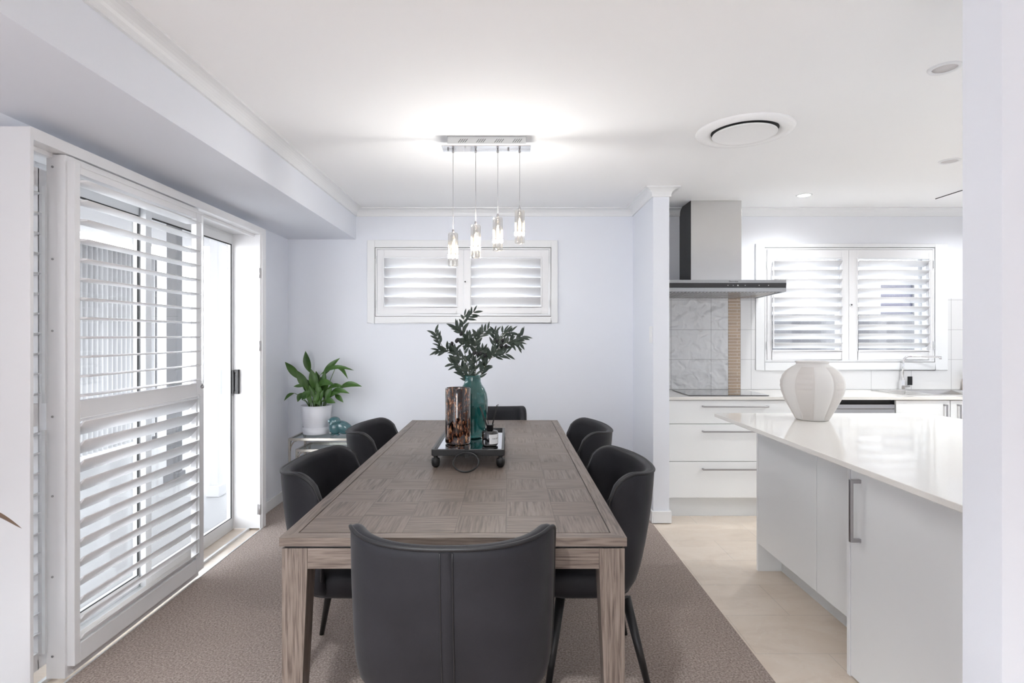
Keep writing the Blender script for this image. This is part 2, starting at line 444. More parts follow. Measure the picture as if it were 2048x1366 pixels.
# ---- sliding glass door
dr = D.objects.new('door_1', None); C.objects.link(dr); dr.location = (-1.94, 3.0, 0); dr['kind'] = 'structure'
mb = MB().box(-1.99, -1.90, 3.965, 3.988, 0, 2.09).box(-1.99, -1.90, 2.017, 2.033, 0, 2.09).box(-1.99, -1.93, 2.033, 3.965, 2.045, 2.09).box(-1.99, -1.93, 2.033, 3.965, -.01, .018)
mb.build('door_frame', M['alu'], dr, bevel=.002)
def leaf(y0, y1, x0, x1, nm):
    z0, z1 = .018, 2.045
    m_ = MB().box(x0, x1, y0, y0+.05, z0, z1).box(x0, x1, y1-.055, y1, z0, z1).box(x0, x1, y0+.05, y1-.055, z1-.055, z1).box(x0, x1, y0+.05, y1-.055, z0, z0+.06)
    o = m_.build(nm, M['alu'], dr, bevel=.002)
    xm = (x0+x1)/2
    g = MB().box(xm-.002, xm+.002, y0+.05, y1-.055, z0+.06, z1-.055).build('glass_pane', M['glass'], dr)
    MB().box(x1-.004, x1+.001, y1-.063, y1-.055, z0+.06, z1-.055).box(x1-.004, x1+.001, y0+.058, y1-.055, z1-.063, z1-.055).box(x1-.004, x1+.001, y0+.058, y1-.055, z0+.06, z0+.064).build('seal', M['gap'], dr)
    return o
leaf(2.98, 3.962, -1.955, -1.925, 'sliding_leaf')
leaf(2.035, 3.03, -1.99, -1.96, 'fixed_leaf')
mb = MB().box(-1.925, -1.912, 3.905, 3.955, .950, 1.110).box(-1.912, -1.880, 3.915, 3.925, .945, .965).box(-1.912, -1.880, 3.915, 3.925, 1.095, 1.115).box(-1.893, -1.880, 3.905, 3.935, .945, 1.115)
mb.build('door_handle', M['black'], dr)

# ================================================================== SHUTTERS
def louver_mb(length, width, thick, along):
    n = 12; prof = []
    for i in range(n):
        a = 2*PI*i/n; prof.append((width/2*math.cos(a), thick/2*math.sin(a)))
    m_ = MB()
    if along == 'y': m_.prism([(p[0], p[1]) for p in prof], 'y', -length/2, length/2, 0, True)
    else: m_.prism([(p[0], p[1]) for p in prof], 'x', -length/2, length/2, 0, True)
    return m_
def louvers(root, along, length, centre, zs, width, tilt, thick=.010, m=None):
    """tilt = room side edge raised; room side is +x for 'y' louvers and -y for 'x' louvers"""
    first = None; ro = Vector(root.location)
    for z in zs:
        if first is None:
            first = louver_mb(length, width, thick, along).build('louver', m or M['louver'], root, world=False); o = first
        else:
            o = first.copy(); C.objects.link(o); o.parent = root
        o.location = Vector((centre[0], centre[1], z))-ro
        o.rotation_euler = (0, -tilt, 0) if along == 'y' else (-tilt, 0, 0)
        # for 'x' louvers local +x-prof is world y, room side is -y, so a negative turn about x raises the room edge
# near sliding-door shutter, big proud panel
YA, YZ = 2.195, 3.13
sh = thing('plantation_shutter', 'large white louvred shutter door in front of the patio door', 'shutter', (-1.712, 2.66, 0), group='patio door shutters')
mb = MB()
mb.box(-1.727, -1.697, YA, YA+.03, .055, 2.037).box(-1.727, -1.697, YZ-.075, YZ, .055, 2.037)
mb.box(-1.727, -1.697, YA+.03, YZ-.075, 1.992, 2.037).box(-1.727, -1.697, YA+.03, YZ-.075, .055, .13)
mb.box(-1.727, -1.697, YA+.03, YZ-.075, 1.010, 1.092)
mb.box(-1.697, -1.693, YA+.03, YZ-.02, 2.020, 2.028)
mb.box(-1.697, -1.692, YA+.03, YZ-.03, 1.018, 1.024)
mb.build('shutter_frame', M['shut'], sh, bevel=.002)
# carrier frame behind it
mb = MB().box(-1.800, -1.727, 2.185, 2.228, .012, 2.058).box(-1.76, -1.727, 2.228, YZ, 2.037, 2.058).box(-1.76, -1.727, 2.228, YZ, .012, .055)
for z in (1.985, 1.66, 1.38, 1.04, .725, .405, .12): mb.lathe([(.004, 0), (.004, .001)], (0, 0, 0), 4)
mb2 = MB().box(-1.800, -1.727, 2.185, 2.228, .012, 2.058).box(-1.76, -1.727, 2.228, YZ, 2.037, 2.058).box(-1.76, -1.727, 2.228, YZ, .012, .055)
mb2.build('carrier_frame', M['shut'], sh, bevel=.0015)
for z in (2.01, 1.65, 1.37, 1.035, .725, .41, .10):
    MB().tube([(-1.775, 2.186, z), (-1.775, 2.1825, z)], .0045, 10).build('screw', M['satin'], sh)
Lm = (YA+.03+YZ-.075)/2; Ll = (YZ-.075)-(YA+.03)-.006
louvers(sh, 'y', Ll, (-1.712, Lm), [1.965-.0777*i for i in range(12)], .089, math.radians(2.5))
louvers(sh, 'y', Ll, (-1.712, Lm), [.980-.0768*i for i in range(12)], .089, math.radians(48))
xr = -1.712+.0445
def rod(root, x, y, z0, z1, tick, dx=0):
    m_ = MB().box(x-.002, x+.008, y, y+.007, z0, z1)
    for z in tick: m_.box(x-.008, x+.001, y+.001, y+.005, z-.003, z+.003)
    m_.build('tilt_rod', M['alu'], root)
rod(sh, xr+.002, YZ-.08, 1.09, 2.005, [1.965-.0777*i for i in range(12)])
rod(sh, xr-.018, YZ-.08, .14, 1.03, [1.010-.0768*i for i in range(12)])
MB().lathe([(.006, 0), (.009, .006), (.009, .012), (.004, .02)], (xr+.004, YZ-.077, 1.065), 10).build('catch', M['satin'], sh)
# second, folded panel behind the near end
s2 = thing('plantation_shutter', 'narrow white shutter panel folded behind the near end of the large louvred shutter', 'shutter', (-1.835, 2.15, 0), group='patio door shutters')
mb = MB().box(-1.85, -1.822, 2.175, 2.26, .055, 2.0).box(-1.85, -1.822, 2.045, 2.175, 1.93, 2.0).box(-1.85, -1.822, 2.045, 2.175, .055, .12).box(-1.85, -1.822, 2.045, 2.175, 1.0, 1.09).box(-1.85, -1.822, 2.038, 2.05, .055, 2.0)
mb.build('shutter_frame', M['shut'], s2, bevel=.002)
zz = [1.90-.0777*i for i in range(11)]; z3 = [.965-.0777*i for i in range(11)]
louvers(s2, 'y', .12, (-1.836, 2.112), zz, .060, math.radians(8)); louvers(s2, 'y', .12, (-1.836, 2.112), z3, .060, math.radians(25))
MB().box(-1.800, -1.788, 2.165, 2.175, 1.09, 1.93).build('tilt_rod', M['alu'], s2)
MB().box(-1.800, -1.788, 2.165, 2.175, .12, .985).build('tilt_rod', M['alu'], s2)

# ---- window frames + shutters on the back wall
def window(idx, hole, arch, pan, split, lz, tilt, labels, hinge=True, lw=.089):
    x0, x1, z0, z1 = hole
    r = D.objects.new('window_%d' % idx, None); C.objects.link(r); r.location = ((x0+x1)/2, YB, z0); r['kind'] = 'structure'
    a0, a1, b0, b1 = arch
    m_ = MB(); y0, y1 = YB-.018, YB+.0
    m_.box(a0, x0, y0, y1, b0, b1).box(x1, a1, y0, y1, b0, b1).box(x0, x1, y0, y1, z1, b1).box(x0, x1, y0, y1, b0, z0)
    m_.build('architrave', M['trim'], r, bevel=.003)
    m_ = MB(); t = .012
    m_.box(x0, x0+t, YB, YB+.12, z0, z1).box(x1-t, x1, YB, YB+.12, z0, z1).box(x0+t, x1-t, YB, YB+.12, z1-t, z1).box(x0+t, x1-t, YB, YB+.12, z0, z0+t)
    m_.build('window_reveal', M['trim'], r)
    m_ = MB(); y0, y1 = YB+.13, YB+.17; t = .04; xm = (x0+x1)/2
    m_.box(x0, x0+t, y0, y1, z0, z1).box(x1-t, x1, y0, y1, z0, z1).box(x0+t, x1-t, y0, y1, z1-t, z1).box(x0+t, x1-t, y0, y1, z0, z0+t).box(xm-.02, xm+.02, y0, y1, z0+t, z1-t)
    m_.build('window_sash', M['alu'], r, bevel=.002)
    MB().box(x0+t, xm-.02, YB+.148, YB+.152, z0+t, z1-t).build('window_pane', M['glass'], r)
    MB().box(xm+.02, x1-t, YB+.148, YB+.152, z0+t, z1-t).build('window_pane', M['glass'], r)
    # shutter frame (thin dark shadow lines)
    f = thing('shutter_surround', labels[2], 'frame', ((x0+x1)/2, YB-.01, z0))
    p0, p1, q0, q1 = pan; e = .012
    m_ = MB(); ya, yb = YB-.012, YB+.02
    m_.box(p0-.017, p0-.004, ya, yb, q0-.017, q1+.017).box(p1+.004, p1+.017, ya, yb, q0-.017, q1+.017)
    m_.box(p0-.004, p1+.004, ya, yb, q1+.004, q1+.017).box(p0-.004, p1+.004, ya, yb, q0-.017, q0-.004)
    m_.build('frame', M['shut'], f, bevel=.001)
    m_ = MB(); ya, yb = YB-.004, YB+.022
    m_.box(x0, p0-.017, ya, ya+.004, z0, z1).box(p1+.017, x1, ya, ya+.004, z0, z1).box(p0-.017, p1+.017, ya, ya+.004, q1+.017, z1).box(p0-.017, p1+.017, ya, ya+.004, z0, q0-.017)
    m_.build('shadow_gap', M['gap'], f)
    for side in (0, 1):
        xa, xb = (p0, split-.0015) if side == 0 else (split+.0015, p1)
        s = thing('plantation_shutter', labels[side], 'shutter', ((xa+xb)/2, YB, q0), group=labels[3])
        la, lb = lz[side]
        zt, zb_, n = lz[2]
        m_ = MB(); ya, yb = YB-.016, YB+.014
        m_.box(xa, la, ya, yb, q0, q1).box(lb, xb, ya, yb, q0, q1).box(la, lb, ya, yb, zt, q1).box(la, lb, ya, yb, q0, zb_)
        m_.build('shutter_frame', M['shut'], s, bevel=.002)
        # raised bead round the louvers
        m_ = MB(); g = .010; yc = ya-.006
        m_.box(la-g, la, yc, ya, zb_-g, zt+g).box(lb, lb+g, yc, ya, zb_-g, zt+g).box(la, lb, yc, ya, zt, zt+g).box(la, lb, yc, ya, zb_-g, zb_)
        m_.build('bead', M['shut'], s, bevel=.002)
        sp = (zt-zb_)/n
        louvers(s, 'x', lb-la-.004, ((la+lb)/2, YB-.002), [zt-sp*(i+.5) for i in range(n)], lw, tilt)
        m_ = MB(); rx = la-.004 if side == 0 else lb-.004
        if idx == 1: rx = lb-.006 if side == 1 else la-.002
        m_.box(rx, rx+.008, YB-.050, YB-.042, zb_+.02, zt-.01)
        m_.build('tilt_rod', M['shut'], s)
        if hinge:
            hx = p0-.008 if side == 0 else p1+.002
            for hz in (q0+.10*(q1-q0)+.03, q1-.1*(q1-q0)-.03):
                MB().box(hx, hx+.006, YB-.026, YB-.016, hz-.032, hz+.032).build('hinge', M['alu'], s)
        if side == 1 or idx == 2:
            if (idx == 1 and side == 1) or (idx == 2 and side == 1):
                kx = xa+.012; kz = (q0+q1)/2+.0
                MB().tube([(kx, YB-.016, kz), (kx, YB-.03, kz)], .010, 12).tube([(kx, YB-.03, kz), (kx, YB-.034, kz)], .006, 10, mi=1).build('catch', [M['shut'], M['gap']], s)
# dining window (x px 735-1115)
window(1, DW, (-1.177, .421, 1.459, 2.153), (-1.092, .346, 1.535, 2.072), -.367,
       ((-1.035, -.427), (-.306, .281), (2.005, 1.600, 5)), math.radians(55),
       ('left one of the two white shutters in the small dining window', 'right one of the two white shutters in the small dining window',
        'white shutter surround inside the small dining window architrave', 'shutters on the dining window'))
# kitchen window
window(2, KW, (2.081, 3.692, 1.064, 2.124), (2.178, 3.565, 1.150, 2.072), 2.862,
       ((2.215, 2.80), (2.935, 3.53), (1.995, 1.232, 10)), math.radians(33),
       ('left white shutter of the kitchen window, next to the steel range hood', 'right white shutter of the kitchen window, above the tap',
        'white shutter surround inside the kitchen window architrave', 'shutters on the kitchen window'), lw=.086)

# ================================================================== OUTSIDE
struct(MB().box(-9, -1.99, -1, 14, -.12, -.05), 'ground_patio', M['paving'])
struct(MB().box(-1.98, 12, YB+.2, 14, -.12, -.05), 'ground_side', M['paving'])
o = MB().box(-4.9, -1.96, 1.0, 7.5, 2.55, 2.68).build('patio_roof', M['extwhite']); o['kind'] = 'structure'
def brick(name, x0, x1, y0, y1, m, label, z1=2.55):
    t = MB().box(x0, x1, y0, y1, -.05, z1).box(x0-.02, x1+.02, y0-.02, y1+.02, -.05, .05)
    tag(t.build(name, m, bevel=.008, loc=((x0+x1)/2, (y0+y1)/2, -.05)), label, 'column')
brick('patio_column', -3.25, -3.15, 5.33, 5.43, M['grey'], 'dark grey square patio column seen through the far end of the shutter louvers')
brick('patio_column', -2.60, -2.52, 4.88, 4.96, M['extwhite'], 'white rendered patio column seen through the glass sliding door')
# translucent wavy screen outside
mb = MB(); n = 150; x0 = -4.6
pts = []
for i in range(n*4+1):
    y = 5.0+2.3*i/(n*4); pts.append((x0+.022*math.sin(y*2*PI/.078), y))
v = [(p[0], p[1], .05) for p in pts]+[(p[0], p[1], 2.35) for p in pts]+[(p[0]-.008, p[1], .05) for p in pts]+[(p[0]-.008, p[1], 2.35) for p in pts]; k = len(pts)
mb.add(v, [(i, i+1, k+i+1, k+i) for i in range(k-1)]+[(2*k+i, 3*k+i, 3*k+i+1, 2*k+i+1) for i in range(k-1)]+[(k+i, k+i+1, 3*k+i+1, 3*k+i) for i in range(k-1)], 0, True)
t = thing('patio_screen', 'white corrugated screen behind dark posts outside the patio door, behind the louvers', 'screen', (x0, 5.5, -.05))
mb.build('corrugated_sheet', mat('ribbed_white_sheet', (.46, .46, .465), .5), t)
for y in (6.96, 7.29, 4.96):
    MB().box(x0-.03, x0+.03, y, y+.04 if y != 7.29 else y+.02, -.05, 2.35).build('post', M['grey'], t)
MB().box(x0-.03, x0+.03, 4.96, 7.31, 2.35, 2.38).build('top_rail', M['extwhite'], t)
t = MB().box(-6.1, -6.0, 1.0, 13, -.05, 1.9).build('boundary_wall', M['extwhite']); t['kind'] = 'structure'
# side passage: fence + neighbour wall beyond kitchen window
tag(MB().box(1.2, 7.5, 6.5, 6.55, -.05, 1.60).build('timber_fence', M['fence']), 'grey timber boundary fence seen between the lower louvers of the kitchen window', 'fence')
hw = thing('neighbour_house', 'white neighbouring house wall with one dark window, seen through the kitchen louvers', 'house', (4.5, 8.0, -.05))
mb = MB(); wall_holes(mb, -3, 9, -.05, 3.4, 8.0, 8.15, [(5.33, 5.86, 1.65, 2.12)]); mb.build('wall', M['extwhite'], hw)
MB().box(5.33, 5.86, 8.08, 8.10, 1.65, 2.12).build('window_pane', mat('dark_navy_pane', (.02, .02, .05), .15), hw)
MB().box(5.33, 5.35, 8.05, 8.08, 1.65, 2.12).box(5.84, 5.86, 8.05, 8.08, 1.65, 2.12).box(5.35, 5.84, 8.05, 8.08, 1.65, 1.67).build('window_frame', M['grey'], hw)

# ================================================================== DINING TABLE
TX, TY, TZ = -.1565, 1.61, .77
tb = thing('dining_table', 'long dark brown oak dining table with parquet-squared top and tapered square legs', 'table', (TX, TY, 0))
hx = TW/2; mb = MB(); b = .04; zt, zb_ = TZ, TZ-.025
mb2 = MB().box(-hx+b+.003, hx-b-.003, b+.003, TL-b-.003, zb_+.002, zt); mb2.build('parquet_panel', M['oak_tiles'], tb, world=False)
def mitre(mb, pts, mi): mb.prism(pts, 'z', zb_, zt, mi)
f = MB(); mitre(f, [(-hx, 0), (hx, 0), (hx-b, b), (-hx+b, b)], 0); mitre(f, [(-hx, TL), (-hx+b, TL-b), (hx-b, TL-b), (hx, TL)], 0)
mitre(f, [(-hx, 0), (-hx+b, b), (-hx+b, TL-b), (-hx, TL)], 1); mitre(f, [(hx, 0), (hx, TL), (hx-b, TL-b), (hx-b, b)], 1)
f.build('tabletop_border', [M['oak_x'], M['oak_y']], tb, world=False)
MB().box(-hx+b-.002, hx-b+.002, b-.002, TL-b+.002, zb_, zt-.003).build('inlay_groove', M['piping'], tb, world=False)
MB().box(-hx+.012, hx-.012, .012, TL-.012, zb_-.008, zb_).build('shadow_gap', M['piping'], tb, world=False)
az1, az0 = zb_-.008, .678
f = MB(); lw = .074
f.box(-hx+.005+lw, hx-.005-lw, .006, .03, az0, az1); f.build('apron', M['oak_x'], tb, world=False, bevel=.001)
MB().box(-hx+.005+lw, hx-.005-lw, TL-.03, TL-.006, az0, az1).build('apron', M['oak_x'], tb, world=False, bevel=.001)
for xa_, xb_ in ((-hx+.006, -hx+.03), (hx-.03, hx-.006)): MB().box(xa_, xb_, .005+lw, TL-.005-lw, az0, az1).build('apron', M['oak_y'], tb, world=False, bevel=.001)
for sx in (-1, 1):
    for sy in (0, 1):
        xo = sx*(hx-.005); xi = sx*(hx-.005-lw); yo = .005 if sy == 0 else TL-.005; yi = .005+lw if sy == 0 else TL-.005-lw
        xb = sx*(hx-.005-.046); yb_ = .005+.046 if sy == 0 else TL-.005-.046
        v = []
        for z, X, Y in ((0, xb, yb_), (az0, xi, yi), (az1, xi, yi)): v += [(xo, yo, z), (X, yo, z), (X, Y, z), (xo, Y, z)]
        m_ = MB(); m_.add(v, [(0, 1, 2, 3), (8, 9, 10, 11)]+[(i*4+j, i*4+(j+1) % 4, (i+1)*4+(j+1) % 4, (i+1)*4+j) for i in range(2) for j in range(4)])
        m_.build('leg', M['oak_z'], tb, world=False, bevel=.0015)

# ================================================================== CHAIRS
def interp(tab, z):
    for (a, va), (b, vb) in zip(tab, tab[1:]):
        if a >= z >= b: return va+(vb-va)*(a-z)/(a-b)
    return tab[-1][1] if z < tab[-1][0] else tab[0][1]
DT = [(.85, .216), (.79, .213), (.72, .206), (.64, .195), (.57, .182), (.5, .167), (.43, .147), (.375, .115)]
WT = [(.85, .281), (.7, .279), (.55, .275), (.47, .270), (.43, .262), (.40, .245), (.375, .215)]
def make_chair():
    root = thing('dining_chair', '', 'chair')
    zb0 = .375; NP, NV = 44, 18
    def pt(ph, z, off):
        W = interp(WT, z)+off; Dp = interp(DT, z)+off
        s_, c_ = math.sin(ph), math.cos(ph)
        x = W*math.copysign(abs(s_)**.82, s_); y = -Dp*max(c_, 0)**.82
        return x, y
    def rim(ph):
        a = abs(math.degrees(ph)); z = .826+.030*(1-math.cos(ph))
        if a > 62: t = (a-62)/28; z -= .11*(1-math.sqrt(max(0, 1-t*t)))
        return z
    m_ = MB(); out = []; inn = []
    phs = [(-90+180*i/NP)*PI/180 for i in range(NP+1)]
    phs = [math.asin(max(-1, min(1, (math.sin(p*.999))))) if False else p for p in phs]
    prof = [(0, zb0)]
    for ph in phs:
        zr = rim(ph); col = []
        for j in range(NV+1):
            z = zb0+(zr-zb0)*j/NV; col.append((*pt(ph, z, 0 if j else -.004), z))
        for k, (of, dz) in enumerate([(-.005, .006), (-.016, .009), (-.027, .006)]): col.append((*pt(ph, zr, of), zr+dz))
        for j in range(NV, -1, -1):
            z = zb0+(zr-zb0)*j/NV; col.append((*pt(ph, z, -.034), z))
        out.append(col)
    K = len(out[0]); v = [p for c in out for p in c]
    f = [(i*K+j, (i+1)*K+j, (i+1)*K+j+1, i*K+j+1) for i in range(NP) for j in range(K-1)]
    m_.add(v, f, 0, True)
    # close wing front edges with a padded bulge
    for i in (0, NP):
        c = out[i]; h = K//2
        for j in range(h):
            a, b_, c2, d = c[j], c[j+1], c[K-2-j], c[K-1-j]
            ma = ((a[0]+d[0])/2, a[1]+.006, (a[2]+d[2])/2); mb_ = ((b_[0]+c2[0])/2, b_[1]+.006, (b_[2]+c2[2])/2)
            m_.add([a, b_, mb_, ma], [(0, 1, 2, 3)], 0, True); m_.add([ma, mb_, c2, d], [(0, 1, 2, 3)], 0, True)
    m_.add([c[0] for c in out], [tuple(range(NP+1))], 0)
    m_.build('backrest', M['suede'], root, world=False)
    # piping on the outer rim and down the wing edges
    path = []
    for i in (0,): path += [(out[0][j][0], out[0][j][1]+.001, out[0][j][2]) for j in range(4, NV)]
    path += [(out[i][NV][0]*.998, out[i][NV][1]*.998, out[i][NV][2]+.004) for i in range(NP+1)]
    path += [(out[NP][j][0], out[NP][j][1]+.001, out[NP][j][2]) for j in range(NV-1, 3, -1)]
    MB().tube(path, .0050, 8).build('piping', M['piping'], root, world=False)
    # raised centre strip on the back with a seam cord each side
    m_ = MB(); rows = []
    for j in range(NV+1):
        z = zb0+.01+(.822-zb0-.01)*j/NV; row = []
        for xx, of in ((-.015, .0005), (-.012, .003), (.012, .003), (.015, .0005)):
            Dp = interp(DT, z)+of; row.append((xx, -Dp, z))
        rows.append(row)
    v = [p for r in rows for p in r]
    m_.add(v, [(i*4+j, i*4+j+1, (i+1)*4+j+1, (i+1)*4+j) for i in range(NV) for j in range(3)], 0, True)
    st = m_.build('back_strip', M['suede'], root, world=False)
    for sx in (-1, 1):
        MB().tube([(sx*.0155, -interp(DT, zb0+.01+(.822-zb0-.01)*j/NV)-.0012, zb0+.01+(.822-zb0-.01)*j/NV) for j in range(NV+1)], .0022, 6).build('seam', M['piping'], root, world=False)
    # seat cushion
    def sup(a, hx_, y0, y1):
        c_, s_ = math.cos(a), math.sin(a); e = .45
        return hx_*math.copysign(abs(c_)**e, c_), (y0+y1)/2+(y1-y0)/2*math.copysign(abs(s_)**e, s_)
    m_ = MB(); n = 40; rings = [(.365, .80), (.37, .90), (.385, .97), (.41, 1), (.44, 1), (.458, .975), (.470, .91), (.476, .78), (.480, .4)]
    v = []
    for z, s_ in rings:
        for j in range(n):
            x, y = sup(2*PI*j/n, .232*s_, .075-.19*s_, .075+.19*s_); v.append((x, y, z))
    m_.add(v, [(i*n+j, i*n+(j+1) % n, (i+1)*n+(j+1) % n, (i+1)*n+j) for i in range(len(rings)-1) for j in range(n)], 0, True)
    m_.add(v[:n], [tuple(range(n))]); m_.add(v[-n:], [tuple(range(n))], 0, True)
    m_.build('seat', M['suede'], root, world=False)
    MB().box(-.15, .15, -.05, .18, .35, .368).build('seat_base', M['legblack'], root, world=False, bevel=.006)
    for sx in (-1, 1):
        for ya, yb_ in ((-.085, -.165), (.165, .225)):
            MB().tube([(sx*.155, ya, .35), (sx*.235, yb_, 0)], [.019, .0105], 14).build('leg', M['legblack'], root, world=False)
    return root
ch0 = make_chair()
def place(o, x, y, rz, label, group=None):
    o.location = (x, y, 0); o.rotation_euler = (0, 0, rz); o['label'] = label
    if group: o['group'] = group
G = 'charcoal chairs around the dining table'
spots = [(-.1495, 1.575, 0, 'charcoal upholstered dining chair nearest the camera, seen squarely from behind with its centre seam'),
         (-.676, 2.30, -PI/2, 'charcoal tub dining chair on the left side of the table, the nearer one'),
         (-.676, 3.17, -PI/2, 'charcoal tub dining chair on the left of the table, farther one near the side table'),
         (.368, 2.30, PI/2, 'charcoal tub dining chair on the right side of the table, the nearer and larger one'),
         (.368, 3.17, PI/2, 'charcoal tub dining chair on the right side of the table, the farther one'),
         (-.150, 3.895, PI, 'charcoal dining chair at the far head of the table, behind the teal vase')]
for i, (x, y, rz, lb) in enumerate(spots):
    o = ch0 if i == 0 else copy_tree(ch0)
    place(o, x, y, rz, lb, G)

# ================================================================== TRAY AND DECOR
TT = TZ; SZ = .838   # table top, tray surface
tr = thing('serving_tray', 'black metal tray with mirrored base, ball feet and ring handle on the dining table', 'tray', (-.1745, 2.76, TT))
x0, x1, y0, y1 = -.334, -.015, 2.465, 3.055; t_ = .012
mb = MB().box(x0, x1, y0, y0+t_, .822, .850).box(x0, x1, y1-t_, y1, .822, .850).box(x0, x0+t_, y0+t_, y1-t_, .822, .850).box(x1-t_, x1, y0+t_, y1-t_, .822, .850)
mb.build('rim', M['black'], tr, bevel=.002)
MB().box(x0+t_, x1-t_, y0+t_, y1-t_, .826, SZ).build('mirror_base', M['mirror'], tr)
for x in (x0+.016, x1-.016):
    for y in (y0+.016, y1-.016):
        MB().lathe([(.008, .052), (.014, .050), (.009, .046), (.009, .043), (.017, .040), (.019, .034), (.0195, .02), (.017, .008), (.010, .0005)], (x, y, TT), 18).build('ball_foot', M['black'], tr)
for yy, sg in ((y0, -1), (y1, 1)):
    cx = (x0+x1)/2-.005
    MB().box(cx-.009, cx+.009, yy-.006 if sg < 0 else yy, yy if sg < 0 else yy+.006, .815, .868).build('handle_bracket', M['black'], tr, bevel=.0015)
    # ring hanging from the bracket, leaning outwards
    tv = Vector((0, sg*.083, -.066)).normalized(); R = .052; c = Vector((cx, yy+sg*.008, .838))+tv*R; path = []
    for i in range(37):
        a = 2*PI*i/36; path.append(c+Vector((1, 0, 0))*math.cos(a)*R*1.05+tv*math.sin(a)*R)
    MB().tube(path, .0036, 8, cap=False).build('ring_handle', M['black'], tr)
# tortoiseshell vase
c = (-.236, 2.672, SZ+.0005)
t = MB().lathe([(.050, 0), (.059, .003), (.0605, .010), (.0605, .262), (.0595, .265), (.056, .265), (.055, .260), (.055, .02), (.03, .015)], c, 48)
tag(t.build('glass_vase', M['tortoise'], loc=c), 'cylindrical tortoiseshell brown glass vase standing on the black tray', 'vase')
# teal vase
c = (-.176, 2.83, SZ+.0005)
prof = [(.040, 0), (.052, .004), (.057, .012), (.066, .06), (.073, .11), (.0765, .155), (.0765, .19), (.071, .222), (.060, .248), (.046, .268), (.0405, .282), (.040, .300), (.0415, .312), (.0395, .313), (.037, .300), (.037, .282), (.043, .266), (.056, .246), (.067, .220), (.072, .19), (.072, .155), (.068, .11), (.061, .06), (.050, .02), (.02, .017)]
t = MB().lathe(prof, c, 56)
tag(t.build('glass_vase', M['teal'], loc=c), 'tall teal green glass bottle vase holding olive branches on the tray', 'vase')
VC = Vector(c)
# reed diffuser
c = Vector((-.082, 2.62, SZ+.0005))
df = thing('reed_diffuser', 'small black glass reed diffuser bottle with white label on the tray', 'diffuser', c)
MB().lathe([(.030, 0), (.036, .003), (.038, .010), (.038, .062), (.035, .068), (.018, .072), (.016, .073)], c, 40).build('bottle', M['blackglass'], df)
MB().lathe([(.0165, .072), (.0165, .095), (.021, .096), (.021, .098), (.012, .098)], c, 28).build('collar', M['black'], df)
# label wraps the front right
a0, a1 = math.radians(-92), math.radians(-18); n = 14; v = []
for i in range(n+1):
    a = a0+(a1-a0)*i/n
    for z in (.012, .056): v.append((c.x+.0384*math.cos(a), c.y+.0384*math.sin(a), c.z+z))
MB().add(v, [(i*2, i*2+2, i*2+3, i*2+1) for i in range(n)], 0, True).build('paper_label', M['label'], df)
def curved_text(body, size, a_mid, z, r, parent):
    o = text_mesh('lettering', body, size, M['ink'], parent, (0, 0, 0), (0, 0, 0), .0001)
    for vv in o.data.vertices:
        a = a_mid+vv.co.x/r; rr = r+vv.co.z; vv.co = Vector((rr*math.cos(a), rr*math.sin(a), z+vv.co.y))
curved_text('THE EDIT', .0085, math.radians(-47), .036, .0387, df)
for (dx, dy, tz) in ((-.050, .004, .182), (-.044, -.012, .186), (-.022, .02, .188), (.038, .006, .192), (.032, -.010, .190)):
    MB().tube([c+Vector((dx*-.15, dy*-.2, .03)), c+Vector((dx, dy, tz))], .0021, 6).build('reed', M['black'], df)
